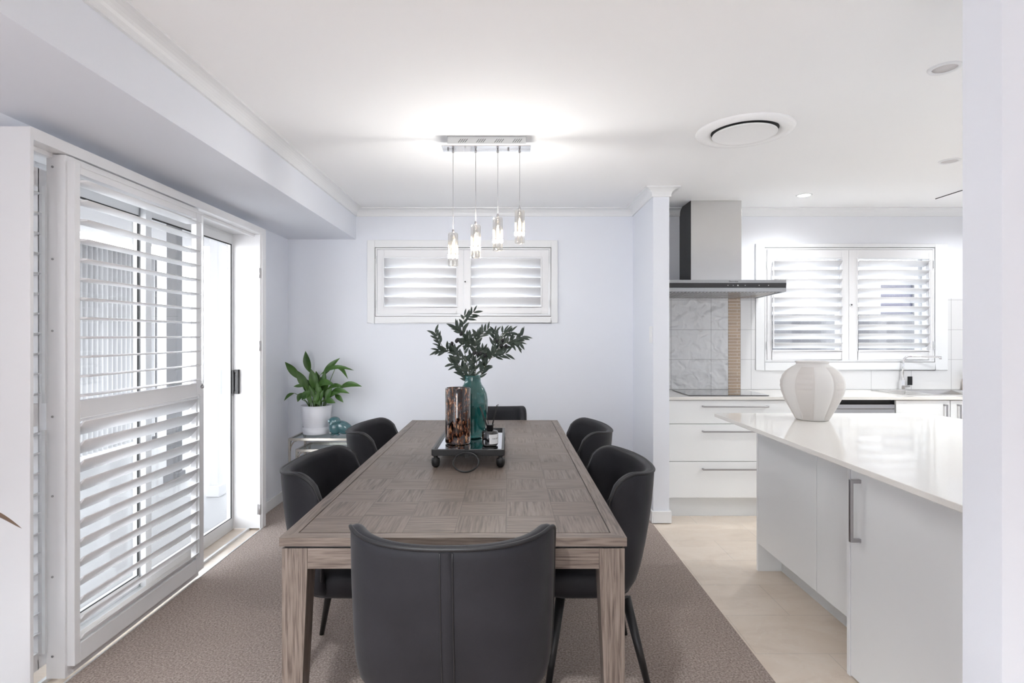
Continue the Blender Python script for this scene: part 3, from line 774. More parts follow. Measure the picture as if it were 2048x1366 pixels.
# olive branches
random.seed(21)
def leaf_blade(mb, base, d, L, W, up, curl=.15, mi=0, n=6):
    d = Vector(d).normalized(); up = Vector(up); side = d.cross(up)
    if side.length < 1e-3: side = Vector((1, 0, 0))
    side.normalize(); nn = side.cross(d).normalized(); v = []
    for i in range(n+1):
        t = i/n; wv = W*math.sin(PI*min(1, max(0.02, t**.85)))**.8*.5 if 0 < i < n else .0004
        c_ = Vector(base)+d*(L*t)-nn*(curl*L*t*t)
        v += [c_-side*wv+nn*wv*.35, c_, c_+side*wv+nn*wv*.35]
    f = []
    for i in range(n):
        for j in range(2): f.append((i*3+j, i*3+j+1, (i+1)*3+j+1, (i+1)*3+j))
    mb.add(v, f, mi, True)
def px(x, y, Y): return Vector(((x-1015)*Y/1120, Y, 1.35-(y-672)*Y/1120))
def olive(label, pts, ys, seed, dens=1.0, fruit=()):
    random.seed(seed)
    P = [px(x, y, Y) for (x, y), Y in zip(pts, ys)]
    root = thing('olive_branch', label, 'branch', P[0], group='olive branches in the teal vase')
    # smooth path
    path = []
    for i in range(len(P)-1):
        p0 = P[max(i-1, 0)]; p1 = P[i]; p2 = P[i+1]; p3 = P[min(i+2, len(P)-1)]
        for k in range(6):
            t = k/6; path.append(.5*((2*p1)+(p2-p0)*t+(2*p0-5*p1+4*p2-p3)*t*t+(-p0+3*p1-3*p2+p3)*t**3))
    path.append(P[-1]); n = len(path)
    st = MB(); st.tube(path, [.0026-.0018*i/n for i in range(n)], 6)
    lv = MB(); fr = []
    k = 0
    for i in range(6, n):
        T = (path[min(i+1, n-1)]-path[i-1]).normalized()
        for sgn in (-1, 1):
            if random.random() > .56*dens: continue
            side = Vector((T.z, random.uniform(-.9, .9), -T.x)).normalized()*sgn
            d = (T*random.uniform(.5, 1.1)+side*random.uniform(.5, .95)).normalized()
            L = random.uniform(.044, .070)*(1-.25*i/n)
            leaf_blade(lv, path[i], d, L, random.uniform(.012, .018), (random.uniform(-.4, .4), -1, random.uniform(.1, .8)), random.uniform(-.12, .22))
        if i % 5 == 2 and i < n-3 and i > 8:
            sgn = 1 if (i//5) % 2 else -1
            side = Vector((T.z, random.uniform(-.5, .5), -T.x)).normalized()*sgn
            d = (T+side*.8).normalized(); Lg = random.uniform(.045, .08)
            st.tube([path[i], path[i]+d*Lg*.5, path[i]+d*Lg+Vector((0, 0, .006))], [.0014, .0011, .0007], 5)
            for q in range(4):
                pp = path[i]+d*Lg*(.3+.7*q/3)
                for sg in (-1, 1):
                    s2_ = Vector((d.z, random.uniform(-.9, .9), -d.x)).normalized()*sg
                    leaf_blade(lv, pp, (d*random.uniform(.6, 1)+s2_*random.uniform(.4, .9)), random.uniform(.036, .058), random.uniform(.010, .016), (random.uniform(-.4, .4), -1, random.uniform(.1, .8)), random.uniform(-.1, .2))
    leaf_blade(lv, path[-1], (path[-1]-path[-3]), .04, .009, (0, -1, .3))
    st.build('stem', M['twig'], root); lv.build('leaves', M['olive'], root)
    for (x, y) in fruit:
        p = px(x, y, ys[-1]-.03); MB().ell(p, (.0085, .0085, .0105), 12, 8).build('olive', M['olivefruit'], root)
Yv = VC.y
olive('tall left olive branch in the teal vase, its tip reaching up to the window sill', [(946, 800), (940, 762), (934, 725), (926, 690), (925, 660), (929, 632)], [Yv, Yv-.01, Yv-.03, Yv-.05, Yv-.05, Yv-.04], 3, 1.0, [(922, 668), (913, 682), (904, 687), (915, 680)])
olive('lowest left olive branch in the teal vase, arching out over the brown vase', [(942, 800), (935, 762), (922, 735), (908, 712), (893, 698), (880, 692)], [Yv, Yv+.01, Yv+.03, Yv+.02, Yv, Yv-.01], 8, .9)
olive('right olive branch in the teal vase, arching towards the kitchen', [(950, 800), (957, 762), (970, 735), (985, 712), (1003, 692), (1022, 682), (1038, 684)], [Yv, Yv, Yv, Yv-.02, Yv-.02, Yv, Yv], 5, 1.0, [(994, 682), (1005, 681), (1003, 692), (1012, 692), (970, 711)])
olive('short middle olive branch in the teal vase', [(947, 800), (949, 762), (952, 735), (954, 712), (950, 690), (953, 672)], [Yv, Yv, Yv-.01, Yv-.02, Yv-.03, Yv-.03], 12, .95, [(949, 706), (955, 708), (961, 707)])
olive('upper right olive branch in the teal vase with a raised leafy tip', [(951, 800), (958, 762), (972, 728), (984, 700), (996, 678), (1008, 662)], [Yv, Yv+.01, Yv+.02, Yv+.03, Yv+.03, Yv+.03], 17, .8)

# ================================================================== SIDE TABLE, PLANT, BIRD
def nest(name, label, x0, x1, y0, y1, z, group):
    r = thing(name, label, 'side table', ((x0+x1)/2, (y0+y1)/2, 0), group=group); s_ = .016
    m_ = MB().box(x0, x1, y0, y0+s_, z-.02, z).box(x0, x1, y1-s_, y1, z-.02, z).box(x0, x0+s_, y0+s_, y1-s_, z-.02, z).box(x1-s_, x1, y0+s_, y1-s_, z-.02, z)
    m_.build('top_frame', M['brass'], r, bevel=.0015)
    MB().box(x0+s_, x1-s_, y0+s_, y1-s_, z-.010, z-.003).build('glass_top', M['tabglass'], r)
    for x in (x0, x1-s_):
        for y in (y0, y1-s_):
            MB().box(x, x+s_, y, y+s_, 0, z-.02).build('leg', M['brass'], r, bevel=.001)
    for x in (x0, x1-s_):
        for sy, ya in ((1, y0+s_/2), (-1, y1-s_/2)):
            p = [(x+s_/2, ya+sy*.055*(1-math.cos(t)), z-.13+.11*math.sin(t)) for t in [PI/2*i/8 for i in range(9)]]
            MB().tube(p, .005, 6).build('bracket', M['brass'], r)
        for sx in (1,):
            pass
    for x, sx in ((x0+s_/2, 1), (x1-s_/2, -1)):
        p = [(x+sx*.055*(1-math.cos(t)), y0+s_/2, z-.13+.11*math.sin(t)) for t in [PI/2*i/8 for i in range(9)]]
        MB().tube(p, .005, 6).build('bracket', M['brass'], r)
    return r
nest('nesting_table', 'larger glass topped metal side table in the corner holding the white plant pot', -1.70, -1.09, 4.34, 4.69, .557, 'nest of glass tables')
nest('nesting_table', 'smaller glass topped table nested beneath the larger corner side table', -1.655, -1.135, 4.37, 4.67, .465, 'nest of glass tables')
pc = Vector((-1.552, 4.545, .5575))
pp = thing('potted_plant', 'green peace lily plant in a white plastic pot on the glass side table', 'plant', pc)
MB().lathe([(.08, .0), (.101, .003), (.103, .010), (.107, .060), (.103, .060), (.099, .012), (.076, .008)], pc, 48).build('saucer', M['pot'], pp)
MB().lathe([(.075, .010), (.092, .014), (.097, .055), (.100, .075), (.112, .13), (.122, .232), (.119, .234), (.115, .228), (.108, .15), (.085, .03)], pc, 48).build('pot', M['pot'], pp)
MB().lathe([(.001, .212), (.06, .214), (.113, .205), (.110, .19), (.001, .19)], pc, 32, caps=False).build('soil', M['soil'], pp)
# leaves: (stalk end px, leaf tip px, width m, depth offset, droop)
def q(x, y, Y): return Vector(((x-1015)*Y/1120, Y, 1.35-(y-672)*Y/1120))
random.seed(4)
LV = [((594, 751), (570, 724), .062, .0, .05), ((618, 735), (611, 702), .066, .03, .02), ((653, 744), (680, 716), .055, .0, -.02), ((656, 748), (708, 741), .038, -.05, -.25),
      ((676, 743), (696, 758), .040, .02, -.5), ((689, 776), (724, 773), .052, -.04, -.2), ((604, 772), (587, 773), .030, -.08, 0), ((610, 770), (592, 740), .070, -.06, 0),
      ((602, 790), (595, 804), .045, -.1, -.1), ((584, 790), (568, 802), .032, -.03, -.2), ((608, 795), (622, 782), .06, -.12, .1), ((630, 770), (622, 738), .075, -.07, 0), ((640, 768), (632, 742), .06, .02, 0),
      ((648, 768), (650, 740), .045, -.05, 0), ((640, 775), (670, 770), .060, -.09, -.3), ((662, 778), (688, 773), .040, -.07, -.2), ((668, 788), (699, 787), .052, -.08, -.25), ((674, 793), (687, 805), .04, -.06, -.1),
      ((616, 790), (624, 812), .04, -.12, -.1), ((632, 798), (640, 812), .05, -.13, -.1), ((655, 802), (671, 806), .05, -.12, -.1), ((640, 790), (634, 764), .05, -.1, .1), ((655, 795), (664, 776), .055, -.11, .1), ((625, 780), (612, 758), .055, .03, .1),
      ((636, 790), (628, 812), .045, -.135, -.05), ((645, 785), (642, 758), .05, .05, 0)]
LV = [(a, b, w_*1.15, d, r) for a, b, w_, d, r in LV]+[((628, 792), (618, 770), .05, -.1, .1), ((650, 790), (657, 762), .05, -.03, .1), ((660, 795), (680, 786), .045, -.1, -.2), ((633, 775), (646, 752), .06, .04, 0), ((620, 785), (606, 775), .045, -.02, 0), ((640, 800), (647, 780), .045, -.13, 0)]
fo = MB(); stk = MB()
for (sx, sy), (tx, ty), W, dy, dr_ in LV:
    Y = pc.y+dy; a = q(sx, sy, Y); b_ = q(tx, ty, Y+dr_*.12-.01); a = a-(b_-a)*.32; W *= .84
    base = pc+Vector(((a.x-pc.x)*.35+random.uniform(-.02, .02), dy*.4, .21))
    mid = (base+a)/2+Vector(((a.x-pc.x)*-.08, 0, .02))
    stk.tube([base, mid, a], [.0035, .003, .0025], 6)
    d = b_-a; L = d.length
    # curved blade with droop
    n = 9; v = []; up = Vector((random.uniform(-.25, .25), -1, .45+.3*abs(dr_))); side = d.cross(up).normalized(); nn = side.cross(d).normalized()
    for i in range(n+1):
        t = i/n; wv = W*.5*(math.sin(PI*t**.9)**.95 if 0 < i < n else .02)
        c_ = a+d*t+Vector((0, 0, 1))*(L*abs(dr_)*.5*math.sin(PI*t))+nn*(.06*L*math.sin(PI*t))
        v += [c_-side*wv+nn*wv*.28, c_-side*wv*.5+nn*wv*.08, c_, c_+side*wv*.5+nn*wv*.08, c_+side*wv+nn*wv*.28]
    fo.add(v, [(i*5+j, i*5+j+1, (i+1)*5+j+1, (i+1)*5+j) for i in range(n) for j in range(4)], 0, True)
fo.build('leaves', M['lily'], pp); stk.build('stalks', M['stemg'], pp)
# glass bird
bc = Vector((-1.385, 4.50, .5575))
bd = thing('glass_bird', 'blue glass bird figurine on the glass side table beside the plant pot', 'figurine', bc)
R = Matrix.Rotation(math.radians(18), 3, 'Y')
m_ = MB().ell(bc+Vector((.055, .01, .058)), (.085, .052, .052), 24, 14, rot=R)
m_.ell(bc+Vector((.005, -.01, .060)), (.052, .050, .058), 20, 12)
m_.ell(bc+Vector((.0, -.015, .108)), (.050, .046, .040), 22, 14)
m_.tube([bc+Vector((.10, .015, .045)), bc+Vector((.15, .02, .030)), bc+Vector((.175, .02, .024))], [.03, .018, .006], 12)
m_.build('body', M['owl'], bd)
m_ = MB().tube([bc+Vector((-.012, -.055, .100)), bc+Vector((-.016, -.078, .090))], [.012, .001], 10); m_.build('beak', M['owlw'], bd)
for dx in (-.034, .016): MB().ell(bc+Vector((dx, -.052, .116)), (.0075, .006, .0075), 10, 8).build('eye', M['owlw'], bd)
m_ = MB().ell(bc+Vector((.070, -.036, .066)), (.055, .014, .032), 18, 10, rot=R); m_.build('wing', M['owlw'] if False else M['owl'], bd)
m_ = MB()
for dx in (-.01, .03): m_.ell(bc+Vector((dx, -.035, .006)), (.018, .02, .007), 10, 6)
m_.build('feet', M['owl'], bd)

# ================================================================== PENDANT LIGHT
PX, PY = -.110, 3.045
pl = thing('pendant_light', 'chrome bar pendant light with four crystal glass tubes hanging over the table', 'ceiling light', (PX, PY, ZC))
MB().box(PX-.212, PX+.208, 2.998, 3.082, 2.378, ZC).build('canopy', M['satin'] if False else mat('silver_metal', (.55, .56, .56), .35, .6), pl, bevel=.002)
m_ = MB()
for g in range(4):
    cx = PX-.155+.097*g
    for k in range(4):
        x = cx+k*.0115; m_.prism([(x, 2.386), (x+.003, 2.386), (x+.018, 2.405), (x+.015, 2.405)], 'y', 2.9965, 2.9985)
m_.build('vent_slots', M['gap'], pl)
MB().box(PX-.244, PX+.236, 2.990, 3.092, 2.366, 2.378).build('mirror_plate', M['chrome'], pl, bevel=.002)
for x in (-.327, -.000):
    MB().tube([(x-.005+.01, PY, 2.366), (x+.005, PY, 2.355)], .005, 10).build('fixing_screw', M['satin'], pl)
for i, (xx, zb_) in enumerate(((-.296, 1.728), (-.173, 1.772), (-.053, 1.812), (.066, 1.852))):
    MB().tube([(xx, PY, 2.366), (xx, PY, zb_+.19)], .0016, 6).lathe([(.006, 0), (.006, .012), (.003, .02)], (xx, PY, 2.346), 10).build('cord', M['satin'], pl)
    m_ = MB(); n = 32; prof = [(.020, .0), (.0255, .004), (.0255, .176), (.022, .182), (.008, .183), (.008, .172), (.016, .168), (.016, .008), (.014, 0)]
    v = []
    for r_, z in prof:
        for j in range(n):
            a = 2*PI*j/n; rr = r_*(1+(.06 if r_ > .02 else 0)*(1 if j % 2 else -1)); v.append((xx+rr*math.cos(a), PY+rr*math.sin(a), zb_+z))
    K = len(prof)
    m_.add(v, [(i_*n+j, i_*n+(j+1) % n, ((i_+1) % K)*n+(j+1) % n, ((i_+1) % K)*n+j) for i_ in range(K) for j in range(n)], 0, False)
    g = m_.build('glass_shade', M['crystal'], pl)
    MB().lathe([(.0065, .183), (.0065, .196), (.003, .203)], (xx, PY, zb_), 12).build('cap', M['satin'], pl)
    MB().lathe([(.002, .075), (.006, .080), (.007, .10), (.006, .118), (.003, .122)], (xx, PY, zb_), 12).build('bulb', M['bulb'], pl)
    pt_ = D.lights.new('bulb_light', 'POINT'); pt_.energy = 1.9; pt_.shadow_soft_size = .012; pt_.color = (.97, .98, 1)
    po = D.objects.new('bulb_light', pt_); C.objects.link(po); po.parent = pl; po.location = (xx-PX, 0, zb_+.06-ZC)
    MB().tube([(xx, PY, zb_+.122), (xx, PY, zb_+.172)], .005, 8).build('lamp_holder', M['chrome'], pl)

# ================================================================== CEILING FITTINGS
vc = (1.235, 2.92, ZC)
cv = thing('ceiling_vent', 'round white air conditioning diffuser in the ceiling', 'vent', vc)
MB().lathe([(.165, -.002), (.175, -.012), (.205, -.018), (.235, -.012), (.243, -.001), (.243, 0), (.165, 0)], vc, 64, caps=False).build('outer_ring', M['ceil'], cv)
MB().lathe([(.001, -.001), (.165, -.001), (.165, 0), (.001, 0)], vc, 48, caps=False).build('void', M['ventdark'], cv)
MB().lathe([(.02, -.020), (.150, -.020), (.158, -.024), (.160, -.020), (.158, -.016), (.02, -.012)], vc, 64).build('centre_disc', M['ceil'], cv)
MB().tube([(vc[0], vc[1], ZC-.012), (vc[0], vc[1], ZC-.001)], .02, 12).build('hub', M['ceil'], cv)
def downlight(x, y, lit, label):
    c = (x, y, ZC); d = thing('downlight', label, 'ceiling light', c, group='recessed ceiling downlights')
    MB().lathe([(.042, -.001), (.044, -.006), (.055, -.006), (.058, -.001), (.058, 0), (.042, 0)], c, 36, caps=False).build('bezel', M['trim'], d)
    MB().lathe([(.001, -.002), (.042, -.002), (.042, -.001), (.001, -.001)], c, 30, caps=False).build('lens', M['led'] if lit else M['offlamp'], d)
    if lit:
        l = D.lights.new('downlight_lamp', 'SPOT'); l.energy = (8 if y > 4 else 23) if x > 2 else (84 if y > -1 else 22); l.spot_size = 2.6 if x > 2 else 2.05; l.spot_blend = .8; l.shadow_soft_size = .05; l.color = (.95, .98, 1)
        lo = D.objects.new('downlight_lamp', l); C.objects.link(lo); lo.location = (0, 0, -.02); lo.parent = d
def lamp_spot(d): pass
downlight(1.745, 2.235, False, 'unlit recessed downlight in the ceiling close to the near right wall')
downlight(2.70, 3.42, False, 'unlit recessed downlight partly hidden behind the near right wall, in line with the vent')
downlight(2.25, 4.25, True, 'lit recessed downlight in the kitchen ceiling near the window')
for x_, y_, lb_ in ((-.5, .1, 'added unseen fill light in downlight form behind the viewer, left of the room centre'), (-1.0, -.7, 'added unseen fill light in downlight form behind the viewer, near the left wall'), (-.5, -1.6, 'added unseen fill light in downlight form at the rear end, left of the room centre'), (1.6, -1.6, 'added unseen fill light in downlight form at the rear end, right of the room centre'), (3.1, 2.2, 'added unseen fill light in downlight form over the island, beyond the near right wall'), (3.3, 3.2, 'added unseen fill light in downlight form between island and sink, beyond the near right wall')):
    downlight(x_, y_, True, lb_)  # out-of-view lamps added to brighten room and kitchen, built like the downlights
downlight(3.72, 4.20, True, 'added unseen fill light in downlight form over the sink, beyond the near right wall')  # another unseen lamp, added to lift the kitchen light
hb = MB().box(3.335, 3.85, 3.80, 4.36, ZC-.004, ZC); t = tag(hb.build('ceiling_hatch', M['ceil'], bevel=.001, loc=(3.6, 4.1, ZC)), 'flat white ceiling access hatch with a dark edge line near the right wall', 'hatch')
MB().box(3.330, 3.335, 3.80, 4.36, ZC-.005, ZC).build('edge_gap', M['gap'], t)
# light switch on the wing wall
sw = thing('light_switch', 'small white light switch on the wing wall beside the kitchen', 'switch', (1.054, 4.10, 1.36))
MB().box(1.046, 1.054, 4.065, 4.135, 1.30, 1.42).build('plate', M['trim'], sw, bevel=.002)
MB().box(1.043, 1.046, 4.085, 4.10, 1.345, 1.375).box(1.043, 1.046, 4.105, 4.12, 1.345, 1.375).build('rocker', M['trim'], sw)

# ================================================================== KITCHEN REAR RUN
YF = 4.15   # drawer faces
FZ = -.006
def bar_handle_h(parent, x0, x1, y, z):
    m_ = MB().box(x0, x1, y-.034, y-.026, z-.006, z+.006).box(x0, x0+.01, y-.028, y, z-.006, z+.006).box(x1-.01, x1, y-.028, y, z-.006, z+.006)
    return m_.build('handle', M['satin'], parent, bevel=.0015)
def bar_handle_v(parent, x, y, z0, z1, side=False):
    m_ = MB()
    m_.box(x-.006, x+.006, y-.034, y-.026, z0, z1).box(x-.006, x+.006, y-.028, y, z0, z0+.01).box(x-.006, x+.006, y-.028, y, z1-.01, z1)
    return m_.build('handle', M['satin'], parent, bevel=.0015)
def part(mb, name, m, parent, bevel=.0015): return mb.build(name, m, parent, bevel=bevel)
dc = thing('drawer_cabinet', 'white three drawer base cabinet under the cooktop', 'cabinet', (1.68, 4.43, FZ))
part(MB().box(1.194, 2.170, YF+.02, YB-.005, .15, .877), 'carcass', M['cab'], dc)
for z0, z1, hz in ((.700, .872, .829), (.422, .696, .645), (.152, .418, .366)):
    dw = MB().box(1.196, 2.168, YF, YF+.019, z0, z1).build('drawer', M['cab'], dc, bevel=.0015)
    m_ = MB().box(1.44, 1.925, YF-.034, YF-.026, hz-.006, hz+.006).box(1.44, 1.452, YF-.027, YF, hz-.006, hz+.006).box(1.913, 1.925, YF-.027, YF, hz-.006, hz+.006)
    h = MB(); h.v, h.f, h.mi, h.sm = m_.v, m_.f, m_.mi, m_.sm
    o = h.build('handle', M['satin'], None, bevel=.0015); o.parent = dw
    o.data.transform(Matrix.Translation(-Vector(dc.location)))
part(MB().box(1.194, 2.170, YF+.07, YF+.085, FZ, .149), 'kickboard', M['kick'], dc)
fc = thing('filler_panel', 'narrow white filler panel between the drawers and the dishwasher', 'cabinet', (2.22, 4.3, FZ))
part(MB().box(2.173, 2.262, YF, YF+.4, .152, .872), 'panel', M['cab'], fc); part(MB().box(2.173, 2.262, YF+.07, YF+.085, FZ, .149), 'kickboard', M['kick'], fc)
dwm = thing('dishwasher', 'stainless steel dishwasher under the rear worktop, its top partly behind the white vase', 'dishwasher', (2.57, 4.4, FZ))
part(MB().box(2.270, 2.868, YF+.03, YB-.02, .10, .840), 'body', M['steel'], dwm)
part(MB().box(2.270, 2.868, YF-.002, YF+.029, .812, .842), 'control_strip', M['steelx'], dwm)
part(MB().box(2.270, 2.868, YF-.002, YF+.029, .13, .808), 'door', M['steelx'], dwm)
part(MB().box(2.270, 2.868, YF+.04, YF+.2, .842, .876), 'top_gap', M['gap'], dwm, 0)
part(MB().box(2.270, 2.868, YF+.07, YF+.085, FZ, .098), 'kickboard', M['kick'], dwm)
sc_ = thing('sink_cabinet', 'white two door base cabinet under the sink', 'cabinet', (3.28, 4.43, FZ))
part(MB().box(2.876, 3.70, YF+.02, YB-.005, .15, .70), 'carcass', M['cab'], sc_)
for x0, x1, hx_ in ((2.880, 3.278, 3.235), (3.284, 3.698, 3.335)):
    d_ = MB().box(x0, x1, YF, YF+.019, .152, .872).build('door', M['cab'], sc_, bevel=.0015)
    o = MB().box(hx_-.006, hx_+.006, YF-.034, YF-.026, .60, .845).box(hx_-.006, hx_+.006, YF-.027, YF, .60, .612).box(hx_-.006, hx_+.006, YF-.027, YF, .833, .845).build('handle', M['satin'], None, bevel=.0015)
    o.parent = d_; o.data.transform(Matrix.Translation(-Vector(sc_.location)))
part(MB().box(2.876, 3.70, YF+.07, YF+.085, FZ, .149), 'kickboard', M['kick'], sc_)
ec = thing('base_cabinet', 'white base cabinet continuing right of the sink doors, mostly behind the near wall', 'cabinet', (4.2, 4.43, FZ))
part(MB().box(4.06, 4.85, YF+.02, YB-.005, .15, .877).box(3.704, 4.06, YF+.02, YB-.005, .15, .70), 'carcass', M['cab'], ec); part(MB().box(3.704, 4.85, YF, YF+.019, .152, .872), 'door', M['cab'], ec)
part(MB().box(3.704, 4.85, YF+.07, YF+.085, FZ, .149), 'kickboard', M['kick'], ec)
# worktop with sink cut-out
WF = 4.13
SK = (3.02, 4.02, 4.26, 4.62)
mb = MB(); mb.box(1.174, SK[0], WF, YB-.001, .879, .900).box(SK[1], 4.88, WF, YB-.001, .879, .900).box(SK[0], SK[1], WF, SK[2], .879, .900).box(SK[0], SK[1], SK[3], YB-.001, .879, .900)
tag(mb.build('worktop', M['stone'], loc=(2.5, 4.4, .879)), 'cream stone worktop along the rear kitchen wall with cooktop and sink', 'worktop')
# cooktop
ct = thing('cooktop', 'flat black glass induction cooktop set on the rear worktop below the hood', 'cooktop', (1.66, 4.41, .9005))
MB().box(1.36, 1.965, 4.205, 4.62, .9005, .906).build('glass_plate', M['blackglass'], ct, bevel=.001)
m_ = MB()
for x, y, r_ in ((1.50, 4.31, .085), (1.50, 4.52, .07), (1.82, 4.31, .07), (1.82, 4.52, .09)):
    m_.lathe([(r_, .9061-.9005), (r_+.002, .0057), (r_+.002, .0058), (r_, .0058)], (x, y, .9005), 40, caps=False)
m_.build('cooking_zones', M['satin'], ct)
# splashback tiles
sp = MB()
def tilepanel(x0, x1, z0, z1, m, name='splashback', label=None):
    o = MB().box(x0, x1, YB-.009, YB-.001, z0, z1).build(name, m); return o
o = tilepanel(1.172, 1.852, .9005, 1.664, M['wavy']); tag(o, 'rippled glossy grey-white wall tiles behind the cooktop under the hood', 'splashback')
o = tilepanel(1.854, 1.955, .9005, 1.664, M['mosaic'], 'mosaic_strip'); tag(o, 'vertical copper brown glass mosaic strip in the tiled splashback', 'mosaic')
mb = MB().box(1.957, 2.080, YB-.009, YB-.001, .9005, 1.664).box(2.080, 3.693, YB-.009, YB-.001, .9005, 1.063).box(3.693, 4.88, YB-.009, YB-.001, .9005, 1.664)
tag(mb.build('splashback', M['splash']), 'plain white glazed wall tiles around the kitchen window', 'splashback')
# range hood
rh = thing('range_hood', 'stainless steel canopy range hood with square chimney above the cooktop', 'range hood', (1.65, 4.47, 1.66))
m_ = MB().box(1.448, 1.847, 4.42, YB-.001, 1.773, ZC-.001, 0)
cho = m_.build('chimney', [M['steel']], rh, bevel=.001)
x0, x1 = 1.20, 2.10; ya, yb_ = 4.22, YB-.009
m_ = MB().add([(x0, ya, 1.684), (x1, ya, 1.684), (x1, ya, 1.773), (x0, ya, 1.773), (x0, yb_, 1.665), (x1, yb_, 1.665), (x1, yb_, 1.773), (x0, yb_, 1.773)],
              [(0, 1, 2, 3), (3, 2, 6, 7), (1, 5, 6, 2), (0, 3, 7, 4), (4, 7, 6, 5), (0, 4, 5, 1)])
m_.build('canopy', M['steelx'], rh)
MB().box(x0, x1, ya-.003, ya-.0002, 1.713, 1.750).build('control_panel', mat('smoked_glass', (.035, .034, .036), .2), rh)
m_ = MB()
for x in (1.66, 1.70, 1.735, 1.79, 1.895, 1.965): m_.tube([(x, ya-.003, 1.731), (x, ya-.0036, 1.731)], .003 if x != 1.735 else .005, 8)
m_.build('buttons', M['label'], rh)
text_mesh('lettering', 'Electrolux', .017, M['ink'], rh, (1.703-1.65, ya-.0005-4.47, 1.7605-1.66), (PI/2, 0, 0), .0002)
# baffle filters
m_ = MB(); f2 = MB()
yy0, yy1 = ya+.015, yb_-.03
def zu(y): return 1.684-(y-ya)*(1.684-1.665)/(yb_-ya)
k = 0; x = x0+.02
while x < x1-.07:
    m_.add([(x, yy0, zu(yy0)-.001), (x+.012, yy0, zu(yy0)-.001), (x+.012, yy1, zu(yy1)-.001), (x, yy1, zu(yy1)-.001), (x+.001, yy0, zu(yy0)-.003), (x+.011, yy0, zu(yy0)-.003), (x+.011, yy1, zu(yy1)-.003), (x+.001, yy1, zu(yy1)-.003)],
           [(4, 5, 6, 7), (0, 4, 7, 3), (1, 2, 6, 5), (0, 1, 5, 4), (3, 7, 6, 2)]); x += .027
m_.build('baffle_filter', M['steel'], rh)
f2.add([(x0+.01, yy0, zu(yy0)-.0008), (x1-.02, yy0, zu(yy0)-.0008), (x1-.02, yy1, zu(yy1)-.0008), (x0+.01, yy1, zu(yy1)-.0008)], [(0, 1, 2, 3)])
f2.build('filter_recess', M['piping'], rh)
# chimney left side is a black face plate
MB().box(1.4465, 1.448, 4.421, YB-.002, 1.774, ZC-.001).build('side_cover', mat('black_side_plate', (.02, .02, .021), .35), rh)
# sink
sk = thing('kitchen_sink', 'stainless steel sink with drainer set in the rear worktop', 'sink', (3.5, 4.44, .9))
a0, a1, b0, b1 = SK
m_ = MB().box(a0-.015, a1+.015, b0-.015, b0, .9002, .905).box(a0-.015, a1+.015, b1, b1+.015, .9002, .905).box(a0-.015, a0, b0, b1, .9002, .905).box(a1, a1+.015, b0, b1, .9002, .905)
m_.build('rim', M['steel'], sk, bevel=.001)
m_ = MB()
def bowl(x0, x1, y0, y1, d):
    m_.add([(x0, y0, .902), (x1, y0, .902), (x1, y1, .902), (x0, y1, .902), (x0+.03, y0+.03, .902-d), (x1-.03, y0+.03, .902-d), (x1-.03, y1-.03, .902-d), (x0+.03, y1-.03, .902-d)],
           [(0, 1, 5, 4), (1, 2, 6, 5), (2, 3, 7, 6), (3, 0, 4, 7), (4, 5, 6, 7)])
bowl(a0, 3.28, b0, b1, .03); bowl(3.28, 3.66, b0, b1, .17); bowl(3.66, a1, b0, b1, .17); m_.build('bowls', M['steel'], sk)
# tap
tp = thing('kitchen_tap', 'chrome kitchen tap with long horizontal spout and black lever behind the sink', 'tap', (3.29, 4.66, .9005))
bx, by = 3.29, 4.662
MB().box(bx-.03, bx+.03, by-.022, by+.022, .9005, .908).box(bx-.022, bx+.006, by-.018, by+.018, .908, .985).build('body', M['chrome'], tp, bevel=.002)
p = [(bx+.0, by, .98), (bx+.002, by, 1.10), (bx+.004, by, 1.14)]+[(bx+.004+.042*(1-math.cos(t)), by-.01*math.sin(t), 1.14+.042*math.sin(t)) for t in [PI/2*i/6 for i in range(1, 7)]]+[(bx+.12, by-.03, 1.182), (bx+.24, by-.07, 1.178), (bx+.262, by-.077, 1.176)]
MB().tube(p, .0085, 12).tube([(bx+.255, by-.075, 1.178), (bx+.255, by-.075, 1.160)], .010, 12).build('spout', M['chrome'], tp)
MB().box(bx+.006, bx+.055, by-.012, by+.008, .925, .940).build('lever_arm', M['chrome'], tp, bevel=.002)
MB().box(bx+.030, bx+.070, by-.018, by-.010, .942, 1.015).build('lever', M['black'], tp, bevel=.0035)
sb = thing('soap_bottle', 'soap bottle with a black pump cap at the right end of the rear worktop', 'bottle', (3.825, 4.66, .9005))
MB().lathe([(.03, 0), (.038, .003), (.038, .085), (.030, .105), (.014, .118), (.014, .125)], (3.825, 4.655, .9005), 24).build('bottle', M['soap'], sb)
MB().lathe([(.018, .125), (.018, .160), (.014, .162)], (3.825, 4.655, .9005), 20).tube([(3.825, 4.655, 1.055), (3.79, 4.655, 1.055)], .006, 8).build('pump_cap', M['black'], sb)

